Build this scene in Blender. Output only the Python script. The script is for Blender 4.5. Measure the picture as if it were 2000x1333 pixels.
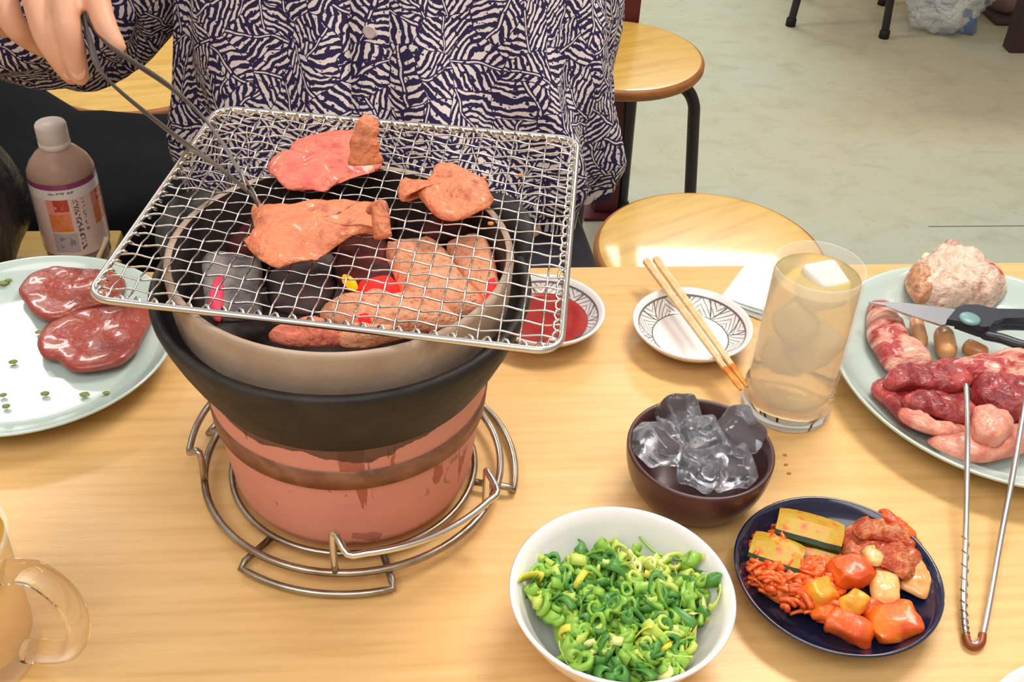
import bpy, bmesh, math, random
from mathutils import Vector, Matrix, noise
from math import pi, sin, cos, sqrt

# ------------------------------------------------------------------ camera
for o in list(bpy.data.objects): bpy.data.objects.remove(o)
SC = bpy.context.scene
COL = SC.collection
TZ = 0.70                                   # table top height
F = 2200.0                                  # focal length in px of the 2000 px frame
PITCH, ROLL, YAW = math.radians(38), math.radians(3), -math.radians(6.382423)
CAM = Vector((0, 0, TZ + 0.58))
_f = Vector((0, cos(PITCH), -sin(PITCH))); _r0 = Vector((1, 0, 0)); _u0 = Vector((0, sin(PITCH), cos(PITCH)))
_r = cos(ROLL)*_r0 + sin(ROLL)*_u0; _u = -sin(ROLL)*_r0 + cos(ROLL)*_u0
_M = Matrix.Rotation(YAW, 3, 'Z')
FWD, RT, UP = _M @ _f, _M @ _r, _M @ _u
cd = bpy.data.cameras.new('camera'); cam = bpy.data.objects.new('camera', cd); COL.objects.link(cam)
cd.sensor_width = 36; cd.lens = F/2000*36; cd.clip_start = 0.02
cam.matrix_world = Matrix((( RT.x, UP.x, -FWD.x, CAM.x), (RT.y, UP.y, -FWD.y, CAM.y), (RT.z, UP.z, -FWD.z, CAM.z), (0, 0, 0, 1)))
SC.camera = cam

# ------------------------------------------------------------------ light
SC.view_settings.view_transform = 'Standard'; SC.view_settings.look = 'None'
SC.view_settings.exposure = 0.08; SC.view_settings.gamma = 1.0
SC.view_settings.use_curve_mapping = False
W = bpy.data.worlds.new('world'); SC.world = W; W.use_nodes = True
W.node_tree.nodes['Background'].inputs[0].default_value = (1.0, 0.95, 0.91, 1)
W.node_tree.nodes['Background'].inputs[1].default_value = 0.52
def area(name, loc, sx, sy, power, col, target=None):
    l = bpy.data.lights.new(name, 'AREA'); l.shape = 'RECTANGLE'; l.size = sx; l.size_y = sy
    l.energy = power; l.color = col
    o = bpy.data.objects.new(name, l); COL.objects.link(o); o.location = loc
    if target:
        o.rotation_euler = (Vector(target)-Vector(loc)).to_track_quat('-Z', 'Y').to_euler()
    return o
area('ceiling_lamp_right', (0.75, 1.35, 2.45), 1.0, 0.3, 31, (1.0, 0.91, 0.82), (0.1, 0.6, 0.7))
area('ceiling_lamp_left', (-1.3, 2.85, 2.45), 0.9, 0.3, 30, (1.0, 0.96, 0.9))
area('ceiling_lamp_back', (1.25, 4.05, 2.45), 1.3, 0.45, 42, (0.95, 1.0, 0.95))
area('near_fill_light', (-0.5, -0.5, 2.45), 1.8, 1.2, 26, (1.0, 0.97, 0.92))  # soft fill light added to even out brightness on the near side

# ------------------------------------------------------------------ helpers
def ray(x, y): return FWD + RT*((x-1000)/F) + UP*((666.5-y)/F)
def at(x, y, z=TZ):                        # point of the place at height z
    d = ray(x, y); return CAM + d*((z-CAM.z)/d.z)
def atd(x, y, dep): return CAM + ray(x, y)*dep
def V(*a): return Vector(a)
RND = random.Random(7)
def nz(p, s=1.0, seed=0.0): return noise.noise(Vector((p[0]*s+seed*7.31, p[1]*s-seed*3.17, p[2]*s+seed*1.93)))

def obj(name, vf, mat, parent=None, loc=None, smooth=True, uv=None, sharp=None):
    vs, fs = vf
    me = bpy.data.meshes.new(name); me.from_pydata([tuple(v) for v in vs], [], fs); me.update()
    bm = bmesh.new(); bm.from_mesh(me); bmesh.ops.recalc_face_normals(bm, faces=bm.faces)
    bm.to_mesh(me); bm.free()
    if smooth:
        for p in me.polygons: p.use_smooth = True
    if sharp is not None: me.set_sharp_from_angle(angle=math.radians(sharp))
    if uv is not None:
        ul = me.uv_layers.new(name='uv')
        for lp in me.loops: ul.data[lp.index].uv = uv[lp.vertex_index]
    if mat: me.materials.append(mat)
    o = bpy.data.objects.new(name, me); COL.objects.link(o)
    if parent: o.parent = parent
    if loc is not None: o.location = loc
    return o
def tag(o, label, cat, group=None, kind=None):
    o['label'] = label; o['category'] = cat
    if group: o['group'] = group
    if kind: o['kind'] = kind
    return o
def thing(name, loc, label, cat, group=None, rz=0):
    o = bpy.data.objects.new(name, None); COL.objects.link(o); o.location = loc
    o.rotation_euler = (0, 0, rz); o.empty_display_size = .02
    return tag(o, label, cat, group)
def copy_tree(o, parent=None):
    c = o.copy(); COL.objects.link(c); c.parent = parent
    for ch in o.children: copy_tree(ch, c)
    return c
def sub(vf, off):
    off = Vector(off); return [Vector(v)-off for v in vf[0]], vf[1]
def join(*vfs):
    vs, fs = [], []
    for v, f in vfs:
        n = len(vs); vs += list(v); fs += [tuple(i+n for i in q) for q in f]
    return vs, fs
def xf(vf, m): return [m @ Vector(v) for v in vf[0]], vf[1]

def lathe(prof, seg=64, closed=False):
    vs, fs = [], []
    rows = []
    for r, z in prof:
        if r < 1e-6: rows.append([len(vs)]); vs.append(V(0, 0, z))
        else:
            rows.append(list(range(len(vs), len(vs)+seg)))
            vs += [V(r*cos(2*pi*i/seg), r*sin(2*pi*i/seg), z) for i in range(seg)]
    pairs = list(zip(rows[:-1], rows[1:]))
    if closed: pairs.append((rows[-1], rows[0]))
    for a, b in pairs:
        for i in range(seg):
            j = (i+1) % seg
            if len(a) == 1 and len(b) == 1: continue
            if len(a) == 1: fs.append((a[0], b[i], b[j]))
            elif len(b) == 1: fs.append((a[i], a[j], b[0]))
            else: fs.append((a[i], a[j], b[j], b[i]))
    return vs, fs
def tube(pts, rad, seg=8, closed=False, flat=None, upv=None):
    pts = [Vector(p) for p in pts]; n = len(pts)
    rs = rad if isinstance(rad, (list, tuple)) else [rad]*n
    vs, fs = [], []
    prev = None
    for i, p in enumerate(pts):
        if closed: t = pts[(i+1) % n]-pts[i-1]
        else: t = pts[min(i+1, n-1)]-pts[max(i-1, 0)]
        t.normalize()
        if upv is not None: a = Vector(upv)-t*t.dot(Vector(upv))
        elif prev is None:
            a = Vector((0, 0, 1)) if abs(t.z) < .9 else Vector((1, 0, 0)); a = a-t*t.dot(a)
        else: a = prev-t*t.dot(prev)
        a.normalize(); prev = a; b = t.cross(a)
        fl = flat or (1, 1)
        for k in range(seg):
            th = 2*pi*k/seg+.0001
            vs.append(p+(a*cos(th)*fl[0]+b*sin(th)*fl[1])*rs[i])
    m = n if closed else n-1
    for i in range(m):
        for k in range(seg):
            a0 = i*seg+k; a1 = i*seg+(k+1) % seg; j = (i+1) % n
            fs.append((a0, a1, j*seg+(k+1) % seg, j*seg+k))
    if not closed:
        fs.append(tuple(range(seg))[::-1]); fs.append(tuple((n-1)*seg+k for k in range(seg)))
    return vs, fs
def spline(pts, k=6, closed=False):
    pts = [Vector(p) for p in pts]; n = len(pts); out = []
    rng = range(n) if closed else range(n-1)
    for i in rng:
        g = (lambda q: pts[q % n]) if closed else (lambda q: pts[max(0, min(n-1, q))])
        p0, p1, p2, p3 = g(i-1), g(i), g(i+1), g(i+2)
        for j in range(k):
            t = j/k
            out.append(.5*((2*p1)+(p2-p0)*t+(2*p0-5*p1+4*p2-p3)*t*t+(3*p1-p0-3*p2+p3)*t**3))
    if not closed: out.append(pts[-1])
    return out
def rbox(sx, sy, sz, r, n=5):
    """rounded box centred on the origin"""
    vs, fs, idx = [], [], {}
    hx, hy, hz = sx/2, sy/2, sz/2
    def vid(p):
        k = tuple(round(c, 4) for c in p)
        if k not in idx:
            q = V(p[0]*hx, p[1]*hy, p[2]*hz)
            c = V(max(-hx+r, min(hx-r, q.x)), max(-hy+r, min(hy-r, q.y)), max(-hz+r, min(hz-r, q.z)))
            d = q-c
            if d.length > 1e-9: d.normalize(); q = c+d*r
            idx[k] = len(vs); vs.append(q)
        return idx[k]
    e = r/max(hx, hy, hz)
    ts = [-1+2*i/n for i in range(n+1)]
    ts = sorted(set(ts+[-1+e*.33, -1+e*.7, 1-e*.33, 1-e*.7]))
    for ax in range(3):
        for s in (-1, 1):
            for i in range(len(ts)-1):
                for j in range(len(ts)-1):
                    q = []
                    for a, b in ((ts[i], ts[j]), (ts[i+1], ts[j]), (ts[i+1], ts[j+1]), (ts[i], ts[j+1])):
                        p = [0, 0, 0]; p[ax] = s; p[(ax+1) % 3] = a; p[(ax+2) % 3] = b; q.append(vid(p))
                    if len(set(q)) >= 3: fs.append(tuple(q) if s > 0 else tuple(q[::-1]))
    return vs, fs
def box(x0, x1, y0, y1, z0, z1):
    vs = [V(x, y, z) for z in (z0, z1) for y in (y0, y1) for x in (x0, x1)]
    return vs, [(0, 2, 3, 1), (4, 5, 7, 6), (0, 1, 5, 4), (2, 6, 7, 3), (0, 4, 6, 2), (1, 3, 7, 5)]
def resample(pts, n):
    pts = pts+[pts[0]]; L = [0]
    for a, b in zip(pts[:-1], pts[1:]): L.append(L[-1]+(b-a).length)
    out = []; j = 0
    for i in range(n):
        t = L[-1]*i/n
        while L[j+1] < t: j += 1
        s = (t-L[j])/max(1e-9, L[j+1]-L[j]); out.append(pts[j].lerp(pts[j+1], s))
    return out
def patty(outline, center=None, thick=.008, bump=.0015, bs=60, wave=0.0, ws=25, n=64, K=10, seed=0, zf=None, edge=.25, jag=.0):
    """a slab with the given outline (points at its underside height), domed, lumpy, with real thickness"""
    o = resample(spline(outline, 5, True), n)
    c = center or sum(o, Vector())/n
    vs, fs = [], []
    def zz(p, s):
        w = wave*nz(p, ws, seed)
        if zf: w += zf(p, s)
        return w
    top = lambda s: thick*(edge+(1-edge)*sqrt(max(0, 1-s**3)))
    def tp(p, s, k=1): return V(p.x, p.y, p.z+zz(p, s)+top(s)*k+bump*nz(p, bs, seed+2)+.5*bump*nz(p, bs*2.7, seed+4))
    vs.append(tp(c, 0))
    for k in range(1, K+1):
        s = (k/K)**.8
        for i in range(n):
            p = c.lerp(o[i], s)
            if jag and k == K: p = p+V(1, 0, 0)*jag*nz(o[i], 260, seed)+V(0, 1, 0)*jag*nz(o[i], 260, seed+9)
            vs.append(tp(p, s))
    # rounded side and the underside
    for s, kz in ((1.012, .55), (1.0, .1), (.9, 0), (.5, 0)):
        for i in range(n):
            p = c.lerp(o[i], s); z = p.z+zz(p, min(s, 1))
            if kz: z += top(1)*kz
            if s < 1: z += bump*.4*nz(p, bs, seed+8)
            vs.append(V(p.x, p.y, z))
    vs.append(V(c.x, c.y, c.z+zz(c, 0)))
    fs += [(0, 1+i, 1+(i+1) % n) for i in range(n)]
    for k in range(K+3):
        a = 1+k*n
        fs += [(a+i, a+n+i, a+n+(i+1) % n, a+(i+1) % n) for i in range(n)]
    a = 1+(K+3)*n; L = len(vs)-1
    fs += [(a+i, L, a+(i+1) % n) for i in range(n)]
    return vs, fs
def crop(pts, ox, oy, sc, z): return [at(ox+x/sc, oy+y/sc, z) for x, y in pts]
def blob(rx, ry, rz, amp=.15, s=2.2, seed=0, sub=3, facet=0):
    bm = bmesh.new(); bmesh.ops.create_icosphere(bm, subdivisions=sub, radius=1)
    vs = []
    for v in bm.verts:
        p = v.co.copy(); k = 1+amp*nz(p, s, seed)+amp*.4*nz(p, s*3, seed+5)
        q = p*k
        if facet:
            m = max(abs(q.x), abs(q.y), abs(q.z)); q = q.lerp(q*(1/max(m, 1e-6))*k*.8, facet)
        vs.append(V(q.x*rx, q.y*ry, q.z*rz))
    fs = [tuple(v.index for v in f.verts) for f in bm.faces]; bm.free()
    return vs, fs

# ------------------------------------------------------------------ materials
MATS = {}
def S(r, g, b):                             # sRGB 0-255 to linear
    f = lambda c: (c/255/12.92) if c/255 <= .04045 else ((c/255+.055)/1.055)**2.4
    return (f(r), f(g), f(b), 1)
def nodes(name):
    m = bpy.data.materials.new(name); m.use_nodes = True
    nt = m.node_tree; b = nt.nodes['Principled BSDF']
    return m, nt, b
def M(name, c, rough=.5, metal=0, c2=None, c3=None, scale=30, detail=5, stretch=(1, 1, 1), bump=0, bscale=None, bdist=.002,
      coat=0, trans=0, ior=1.45, emis=None, es=0, lo=.35, hi=.65, spec=.5, sss=0, alpha=1, ssc=None, dist=0):
    if name in MATS: return MATS[name]
    m, nt, b = nodes(name); MATS[name] = m
    I = b.inputs
    I['Base Color'].default_value = c; I['Roughness'].default_value = rough; I['Metallic'].default_value = metal
    I['Coat Weight'].default_value = coat; I['Coat Roughness'].default_value = .08
    I['Transmission Weight'].default_value = trans; I['IOR'].default_value = ior; I['Alpha'].default_value = alpha
    I['Specular IOR Level'].default_value = spec
    if sss:
        I['Subsurface Weight'].default_value = sss; I['Subsurface Radius'].default_value = ssc or (.01, .004, .002); I['Subsurface Scale'].default_value = .5
    if emis: I['Emission Color'].default_value = emis; I['Emission Strength'].default_value = es
    if c2 or bump:
        tc = nt.nodes.new('ShaderNodeTexCoord'); mp = nt.nodes.new('ShaderNodeMapping'); mp.inputs['Scale'].default_value = stretch
        nt.links.new(tc.outputs['Object'], mp.inputs[0])
    if c2:
        n = nt.nodes.new('ShaderNodeTexNoise'); n.inputs['Scale'].default_value = scale; n.inputs['Detail'].default_value = detail
        n.inputs['Distortion'].default_value = dist
        nt.links.new(mp.outputs[0], n.inputs['Vector'])
        r = nt.nodes.new('ShaderNodeValToRGB'); r.color_ramp.elements[0].position = lo; r.color_ramp.elements[1].position = hi
        r.color_ramp.elements[0].color = c; r.color_ramp.elements[1].color = c2
        if c3:
            e = r.color_ramp.elements.new((lo+hi)/2); e.color = c3
        nt.links.new(n.outputs[0], r.inputs[0]); nt.links.new(r.outputs[0], I['Base Color'])
    if bump:
        n2 = nt.nodes.new('ShaderNodeTexNoise'); n2.inputs['Scale'].default_value = bscale or scale; n2.inputs['Detail'].default_value = 6
        nt.links.new(mp.outputs[0], n2.inputs['Vector'])
        bp = nt.nodes.new('ShaderNodeBump'); bp.inputs['Strength'].default_value = bump; bp.inputs['Distance'].default_value = bdist
        nt.links.new(n2.outputs[0], bp.inputs['Height']); nt.links.new(bp.outputs[0], I['Normal'])
    return m
class G:
    """tiny node-math builder"""
    def __init__(s, nt): s.nt = nt
    def m(s, op, a, b=None, c=None):
        n = s.nt.nodes.new('ShaderNodeMath'); n.operation = op
        for i, v in enumerate((a, b, c)):
            if v is None: continue
            if isinstance(v, (int, float)): n.inputs[i].default_value = v
            else: s.nt.links.new(v, n.inputs[i])
        return n.outputs[0]
    def mix(s, f, a, b):
        n = s.nt.nodes.new('ShaderNodeMix'); n.data_type = 'RGBA'
        for i, v in ((0, f), (6, a), (7, b)):
            if isinstance(v, (int, float, tuple)): n.inputs[i].default_value = v
            else: s.nt.links.new(v, n.inputs[i])
        return n.outputs[2]
    def xyz(s, sock):
        n = s.nt.nodes.new('ShaderNodeSeparateXYZ'); s.nt.links.new(sock, n.inputs[0]); return n.outputs
    def vec(s, x, y, z=0.0):
        n = s.nt.nodes.new('ShaderNodeCombineXYZ')
        for i, v in enumerate((x, y, z)):
            if isinstance(v, (int, float)): n.inputs[i].default_value = v
            else: s.nt.links.new(v, n.inputs[i])
        return n.outputs[0]
    def noise(s, v, sc, det=3, dist=0):
        n = s.nt.nodes.new('ShaderNodeTexNoise'); n.inputs['Scale'].default_value = sc; n.inputs['Detail'].default_value = det
        n.inputs['Distortion'].default_value = dist
        s.nt.links.new(v, n.inputs['Vector']); return n.outputs[0]
    def tc(s, k='Object'):
        return s.nt.nodes.new('ShaderNodeTexCoord').outputs[k]

WOOD_T = M('table_laminate', S(234, 192, 130), .33, c2=S(214, 170, 106), c3=S(229, 185, 122), scale=9, detail=8, stretch=(1.1, 16, 16), lo=.25, hi=.75, spec=.45, bump=.05, bscale=60)
WOOD_S = M('stool_wood', S(210, 172, 84), .28, c2=S(188, 144, 58), c3=S(204, 162, 74), scale=7, detail=6, stretch=(1.2, 9, 9), coat=.5, lo=.3, hi=.7)
EDGE_S = M('stool_edge_wood', S(170, 108, 52), .45, c2=S(140, 84, 40), scale=20, stretch=(1, 1, 9))
BLACKM = M('black_painted_steel', S(38, 32, 34), .38, spec=.5)
REDM = M('dark_red_painted_steel', S(84, 26, 36), .45)
CHROME = M('steel_wire', (.72, .70, .66, 1), .22, 1)
STEELD = M('stained_steel_wire', (.50, .46, .40, 1), .32, 1, c2=(.28, .22, .16, 1), scale=40)
STEELB = M('brushed_steel', (.62, .60, .58, 1), .3, 1)
WHITE = M('white_ceramic', S(244, 240, 242), .18, coat=.3)
WHITEB = M('pale_melamine', S(190, 208, 200), .2, coat=.9)
NAVYC = M('dark_glazed_ceramic', S(30, 30, 42), .16, coat=.6, c2=S(22, 30, 64), scale=25)
BROWNL = M('brown_lacquer', S(86, 52, 50), .35, c2=S(62, 38, 40), scale=12, coat=.15)

# ------------------------------------------------------------------ setting
def floor_mat():
    m, nt, b = nodes('worn_floor'); g = G(nt); tc = g.tc()
    n1 = g.noise(tc, .9, 3); n2 = g.noise(tc, 14, 8, .4); n3 = g.noise(tc, 70, 4)
    mp = nt.nodes.new('ShaderNodeMapping'); mp.inputs['Scale'].default_value = (1, 2.4, 1); mp.inputs['Rotation'].default_value = (0, 0, .5)
    nt.links.new(tc, mp.inputs[0]); n4 = g.noise(mp.outputs[0], 9, 7, .8)
    c = g.mix(g.m('SMOOTH_MIN', g.m('MULTIPLY', g.m('SUBTRACT', n1, .35), 3), 1, .2), S(172, 178, 158), S(186, 174, 144))
    c = g.mix(g.m('MULTIPLY', g.m('MULTIPLY', g.m('MAXIMUM', g.m('SUBTRACT', n4, .55), 0), 6), .30), c, S(138, 136, 110))
    c = g.mix(g.m('MULTIPLY', g.m('MAXIMUM', g.m('SUBTRACT', n2, .5), 0), 1.8), c, S(160, 154, 120))
    c = g.mix(g.m('MULTIPLY', g.m('GREATER_THAN', n3, .66), .35), c, S(140, 140, 112))
    nt.links.new(c, b.inputs['Base Color']); b.inputs['Roughness'].default_value = .55
    return m
fl = obj('floor', box(-4, 5, -2, 7, -.05, 0), floor_mat(), smooth=False); fl['kind'] = 'structure'
fl['label'] = 'worn pale greenish grey floor with scuffs'
sa, sb = at(1813, 443, 0), at(2060, 440, 0)
sm = obj('seam', box(sa.x, sb.x, sa.y-.0012, sa.y+.0012, 0, .0006), M('seam_dirt', S(96, 92, 74), .9), fl, smooth=False)
def wallbox(name, b):
    w = obj(name, box(*b), M('wall_plaster', S(224, 214, 196), .9, c2=S(212, 202, 184), scale=4), smooth=False); w['kind'] = 'structure'
wallbox('wall_back', (-4, 5, 7, 7.1, 0, 2.6)); wallbox('wall_front', (-4, 5, -2.1, -2, 0, 2.6))
wallbox('wall_left', (-4.1, -4, -2, 7, 0, 2.6)); wallbox('wall_right', (5, 5.1, -2, 7, 0, 2.6))

# table
tb = thing('dining_table', (0, 0, 0), 'light wood laminate dining table carrying the brazier and dishes', 'table')
def tabletop():
    v, f = rbox(1.75, .80, .028, .004, 3)
    return xf((v, f), Matrix.Translation((.05, .848-.40, TZ-.014)))
obj('tabletop', tabletop(), WOOD_T, tb, sharp=50)
for x in (-.72, .82):
    for y in (.12, .78):
        obj('leg', box(x-.02, x+.02, y-.02, y+.02, 0, TZ-.028), BLACKM, tb, smooth=False)
for y in (.12, .78): obj('rail', box(-.70, .80, y-.01, y+.01, TZ-.07, TZ-.028), BLACKM, tb, smooth=False)

# ------------------------------------------------------------------ stools
def make_stool(label):
    t = thing('stool', (0, 0, 0), label, 'stool', 'round wooden stools')
    prof = [(0, .418), (.150, .418), (.157, .421), (.160, .427), (.160, .434), (.157, .4385), (.150, .44), (0, .44)]
    s = obj('seat', lathe([(0, .44), (.146, .44), (.153, .439)], 72), WOOD_S, t)
    obj('seat_rim', lathe([(.153, .439), (.1575, .437), (.160, .433), (.160, .425), (.156, .419), (.15, .417), (0, .417)], 72), EDGE_S, t)
    for k in range(4):
        a = pi/4+k*pi/2; d = V(cos(a), sin(a), 0)
        pts = [d*.05+V(0, 0, .405), d*.105+V(0, 0, .405), d*.135+V(0, 0, .396), d*.152+V(0, 0, .372), d*.158+V(0, 0, .33), d*.175+V(0, 0, .16), d*.19+V(0, 0, .012)]
        l = obj('leg', tube(spline(pts, 5), .0115, 10), BLACKM, t)
        obj('rubber_foot', xf(lathe([(0, 0), (.015, 0), (.015, .02), (.012, .024), (0, .024)], 14), Matrix.Translation(d*.19)), M('black_rubber', S(22, 22, 22), .7), l)
    return t
st = make_stool('round wooden stool with glossy yellow seat just beyond the table edge behind the glass')
st.location = (.408, 1.263, 0); st.rotation_euler.z = .5
def stool(x, y, rz, label):
    c = copy_tree(st); c.location = (x, y, 0); c.rotation_euler.z = rz; c['label'] = label; return c
stool(.378, 1.912, .35, 'round wooden stool with brown worn seat right of the patterned shirt, legs showing')
stool(-.46, 1.83, .2, 'round wooden stool behind the hand holding tongs')
stool(-.01, 1.27, .3, 'round wooden stool under the seated person')
stool(1.295, 3.2, -.32+pi/2, 'far stool in the upper right corner of which only thin black legs show')

# the far corner: post, neighbouring table, bag, shoe
p_ = thing('support_post', (.42, 2.09, 0), 'dark red square steel post behind the brown stool', 'post')
obj('shaft', xf(rbox(.052, .052, 2.4, .004, 2), Matrix.Translation((0, 0, 1.208))), REDM, p_, smooth=False)
obj('base_plate', box(-.05, .05, -.05, .05, 0, .008), REDM, p_, smooth=False)
nt_ = thing('neighbouring_table', (1.74, 2.95, 0), 'neighbouring table in the upper right corner, thick dark brown leg showing', 'table')
obj('tabletop', xf(rbox(1.3, .75, .03, .004, 3), Matrix.Translation((.1, .34, .70))), WOOD_T, nt_)
for x, y in ((0, 0), (.6, 0), (0, .66), (.6, .66)):
    obj('leg', xf(rbox(.05, .05, .685, .004, 2), Matrix.Translation((x, y, .3425))), M('dark_brown_leg', S(58, 38, 38), .5), nt_, smooth=False)
def plastic_mat():
    m, nt, b = nodes('clear_plastic_film'); g = G(nt); tc = g.tc()
    n = g.noise(tc, 9, 3)
    c = g.mix(g.m('GREATER_THAN', n, .56), S(232, 238, 240), S(70, 130, 205))
    nt.links.new(c, b.inputs['Base Color']); b.inputs['Roughness'].default_value = .12
    b.inputs['Alpha'].default_value = .5; b.inputs['Specular IOR Level'].default_value = 1.0
    bp = nt.nodes.new('ShaderNodeBump'); bp.inputs['Strength'].default_value = .9; bp.inputs['Distance'].default_value = .02
    nt.links.new(g.noise(tc, 26, 3, 1.5), bp.inputs['Height']); nt.links.new(bp.outputs[0], b.inputs['Normal'])
    return m
PLAST = plastic_mat()
pb = blob(.12, .10, .14, .45, 2.0, 3, 4)
pb = ([V(v.x, v.y, max(v.z+.12, .003)) for v in pb[0]], pb[1])
tag(obj('plastic_bag', pb, PLAST, loc=at(1845, 78, 0)+V(.02, .09, 0)), 'crumpled clear plastic bag with blue print on the far floor', 'bag')
sh = thing('shoe', at(1935, 48, 0)+V(.05, .05, 0), 'brown shoe on the floor beside the clear plastic bag', 'shoe')
obj('upper', xf(blob(.045, .12, .055, .1, 1.5, 4, 3), Matrix.Translation((0, .06, .06))), M('shoe_leather', S(120, 92, 92), .5), sh)
obj('sole', xf(rbox(.088, .25, .022, .01, 4), Matrix.Translation((0, .06, .012))), M('shoe_sole', S(70, 52, 50), .7), sh)

# left side: bench with bags and bottle
bn = thing('side_bench', (0, 0, 0), 'small wooden side bench beyond the table carrying the bottle and black bag', 'bench')
BZ = .549
obj('bench_top', xf(rbox(.42, .30, .022, .004, 3), Matrix.Translation((-.338-.21, 1.145-.15+.01, BZ-.011))), WOOD_S, bn, sharp=50)
for x in (-.73, -.37):
    for y in (.89, 1.12): obj('leg', box(x-.014, x+.014, y-.014, y+.014, 0, BZ-.022), EDGE_S, bn, smooth=False)
BAGM2 = M('dark_fill_cloth', S(10, 10, 14), .85, spec=.15, c2=S(15, 15, 20), scale=10)
BAGM = M('black_vinyl', S(12, 12, 15), .34, bump=.6, bscale=60, bdist=.006, c2=S(22, 22, 26), scale=8)
bg = thing('handbag', (0, 0, 0), 'black bag with shiny creases on the bench left of the bottle', 'bag')
bb = rbox(.24, .24, .15, .05, 8)
bb = ([V(v.x, v.y, v.z)+V(nz(v, 14, 1), nz(v, 14, 2), nz(v, 16, 3))*.012 for v in bb[0]], bb[1])
obj('body', xf(bb, Matrix.Translation((-.535, 1.02, BZ+.085))), BAGM, bg)
obj('strap', tube(spline([V(-.46, .93, BZ+.135), V(-.44, 1.0, BZ+.16), V(-.455, 1.08, BZ+.158), V(-.5, 1.12, BZ+.13)], 6), .012, 10, flat=(.35, 1)), BAGM, bg)
bk = thing('dark_fill_bag', (0, 0, 0), 'large black bag shape added to darken the floor area behind the bench', 'bag')  # made-up bag shape, added to fill the dark area behind the bench
kb = rbox(.62, .36, .50, .09, 12)
kb = ([v+V(0, 0, .10*max(0, min(1, (.06-v.x)/.12))*(1 if v.z > 0 else 0))+V(nz(v, 9, 5), nz(v, 9, 6), nz(v, 9, 7))*.022 for v in kb[0]], kb[1])
obj('body', xf(kb, Matrix.Translation((-.54, 1.43, .255))), BAGM2, bk)
pk = rbox(.3, .08, .2, .035, 6)
obj('pocket', xf(pk, Matrix.Translation((-.54, 1.235, .17))), BAGM2, bk)

def bottle():
    d = Vector((-.372, 1.094, BZ))
    t = thing('drink_bottle', d, 'small clear plastic bottle with white cap and pink and orange label', 'bottle')
    t.rotation_euler.z = .25
    PET = M('clear_pet', S(225, 205, 190), .08, trans=.75, ior=1.2, spec=.6)
    pr = [(0, .004), (.022, .002), (.031, .004), (.0345, .012), (.0335, .018), (.0352, .024), (.0352, .112), (.0345, .118), (.030, .127), (.0215, .137), (.0150, .142), (.0135, .146)]
    obj('body', lathe(pr, 48), PET, t)
    obj('drink', lathe([(0, .006), (.029, .007), (.0325, .02), (.0335, .112), (.0325, .118), (.0275, .127), (0, .127)], 40), M('milky_tea', S(206, 160, 132), .5), t)
    cp = []
    for i in range(48):
        pass
    obj('cap', lathe([(0.0155, .143), (.0162, .144), (.0162, .149), (.0155, .1495), (.0160, .151), (.0160, .167), (.0148, .1695), (0, .170)], 48), M('white_cap', S(232, 214, 204), .45), t)
    # label with printed panels: u around, v up
    vs, fs, uv = [], [], []
    nS, hs = 72, [.026, .055, .085, .115]
    for j, z in enumerate(hs):
        for i in range(nS+1):
            a = 2*pi*i/nS; vs.append(V(.0356*cos(a), .0356*sin(a), z)); uv.append((i/nS, j/(len(hs)-1)))
    for j in range(len(hs)-1):
        for i in range(nS):
            a = j*(nS+1)+i; fs.append((a, a+1, a+nS+2, a+nS+1))
    m, nt, b = nodes('bottle_label'); g = G(nt); x, y, z = g.xyz(g.tc('UV'))
    col = S(238, 204, 194)
    tn = g.noise(g.tc(), 160, 3)
    def rect(c, u0, u1, v0, v1, color, k=1.0, tex=None):
        f = g.m('MULTIPLY', g.m('MULTIPLY', g.m('GREATER_THAN', x, u0), g.m('LESS_THAN', x, u1)), g.m('MULTIPLY', g.m('GREATER_THAN', y, v0), g.m('LESS_THAN', y, v1)))
        if tex is not None: f = g.m('MULTIPLY', f, tex)
        return g.mix(g.m('MULTIPLY', f, k), c, color)
    c = rect(col, 0, 1, .93, 1.01, S(150, 70, 110))
    c = rect(c, 0, 1, .80, .925, S(240, 228, 222))
    soft = g.m('MULTIPLY', g.m('SUBTRACT', tn, .2), 1.9)
    ph = .655
    for u0 in (ph, ph+.22):
        c = rect(c, u0, u0+.105, .36, .80, S(242, 150, 134))
        c = rect(c, u0, u0+.105, .36, .60, S(232, 120, 30), 1, soft)
        c = rect(c, u0+.035, u0+.105, .64, .80, S(196, 50, 40), .9, g.m('GREATER_THAN', tn, .4))
    c = rect(c, ph, ph+.115, .06, .34, S(176, 168, 178), .85)
    c = rect(c, ph+.03, ph+.10, .12, .28, S(120, 120, 140), .8, g.m('GREATER_THAN', tn, .52))
    # columns of small vertical lettering
    vn = g.noise(g.vec(g.m('MULTIPLY', x, 60), g.m('MULTIPLY', y, 26)), 1.0, 2)
    c = rect(c, ph+.125, ph+.15, .08, .78, S(70, 60, 78), .85, g.m('GREATER_THAN', vn, .5))
    c = rect(c, ph+.165, ph+.180, .3, .78, S(90, 80, 96), .8, g.m('GREATER_THAN', vn, .52))
    c = rect(c, ph+.02, ph+.14, .87, .90, S(90, 80, 100), .8, g.m('GREATER_THAN', vn, .47))
    nt.links.new(c, b.inputs['Base Color']); b.inputs['Roughness'].default_value = .25; b.inputs['Coat Weight'].default_value = .5
    obj('label', (vs, fs), m, t, uv=uv)
bottle()
tag(obj('chopstick_stub', tube([V(-.352, 1.06, BZ+.003), V(-.343, 1.075, BZ+.022), V(-.336, 1.085, BZ+.034)], .0035, 4), M('bright_wood', S(238, 210, 170), .6)), 'short pale wooden stick leaning beside the bottle', 'stick')

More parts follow.
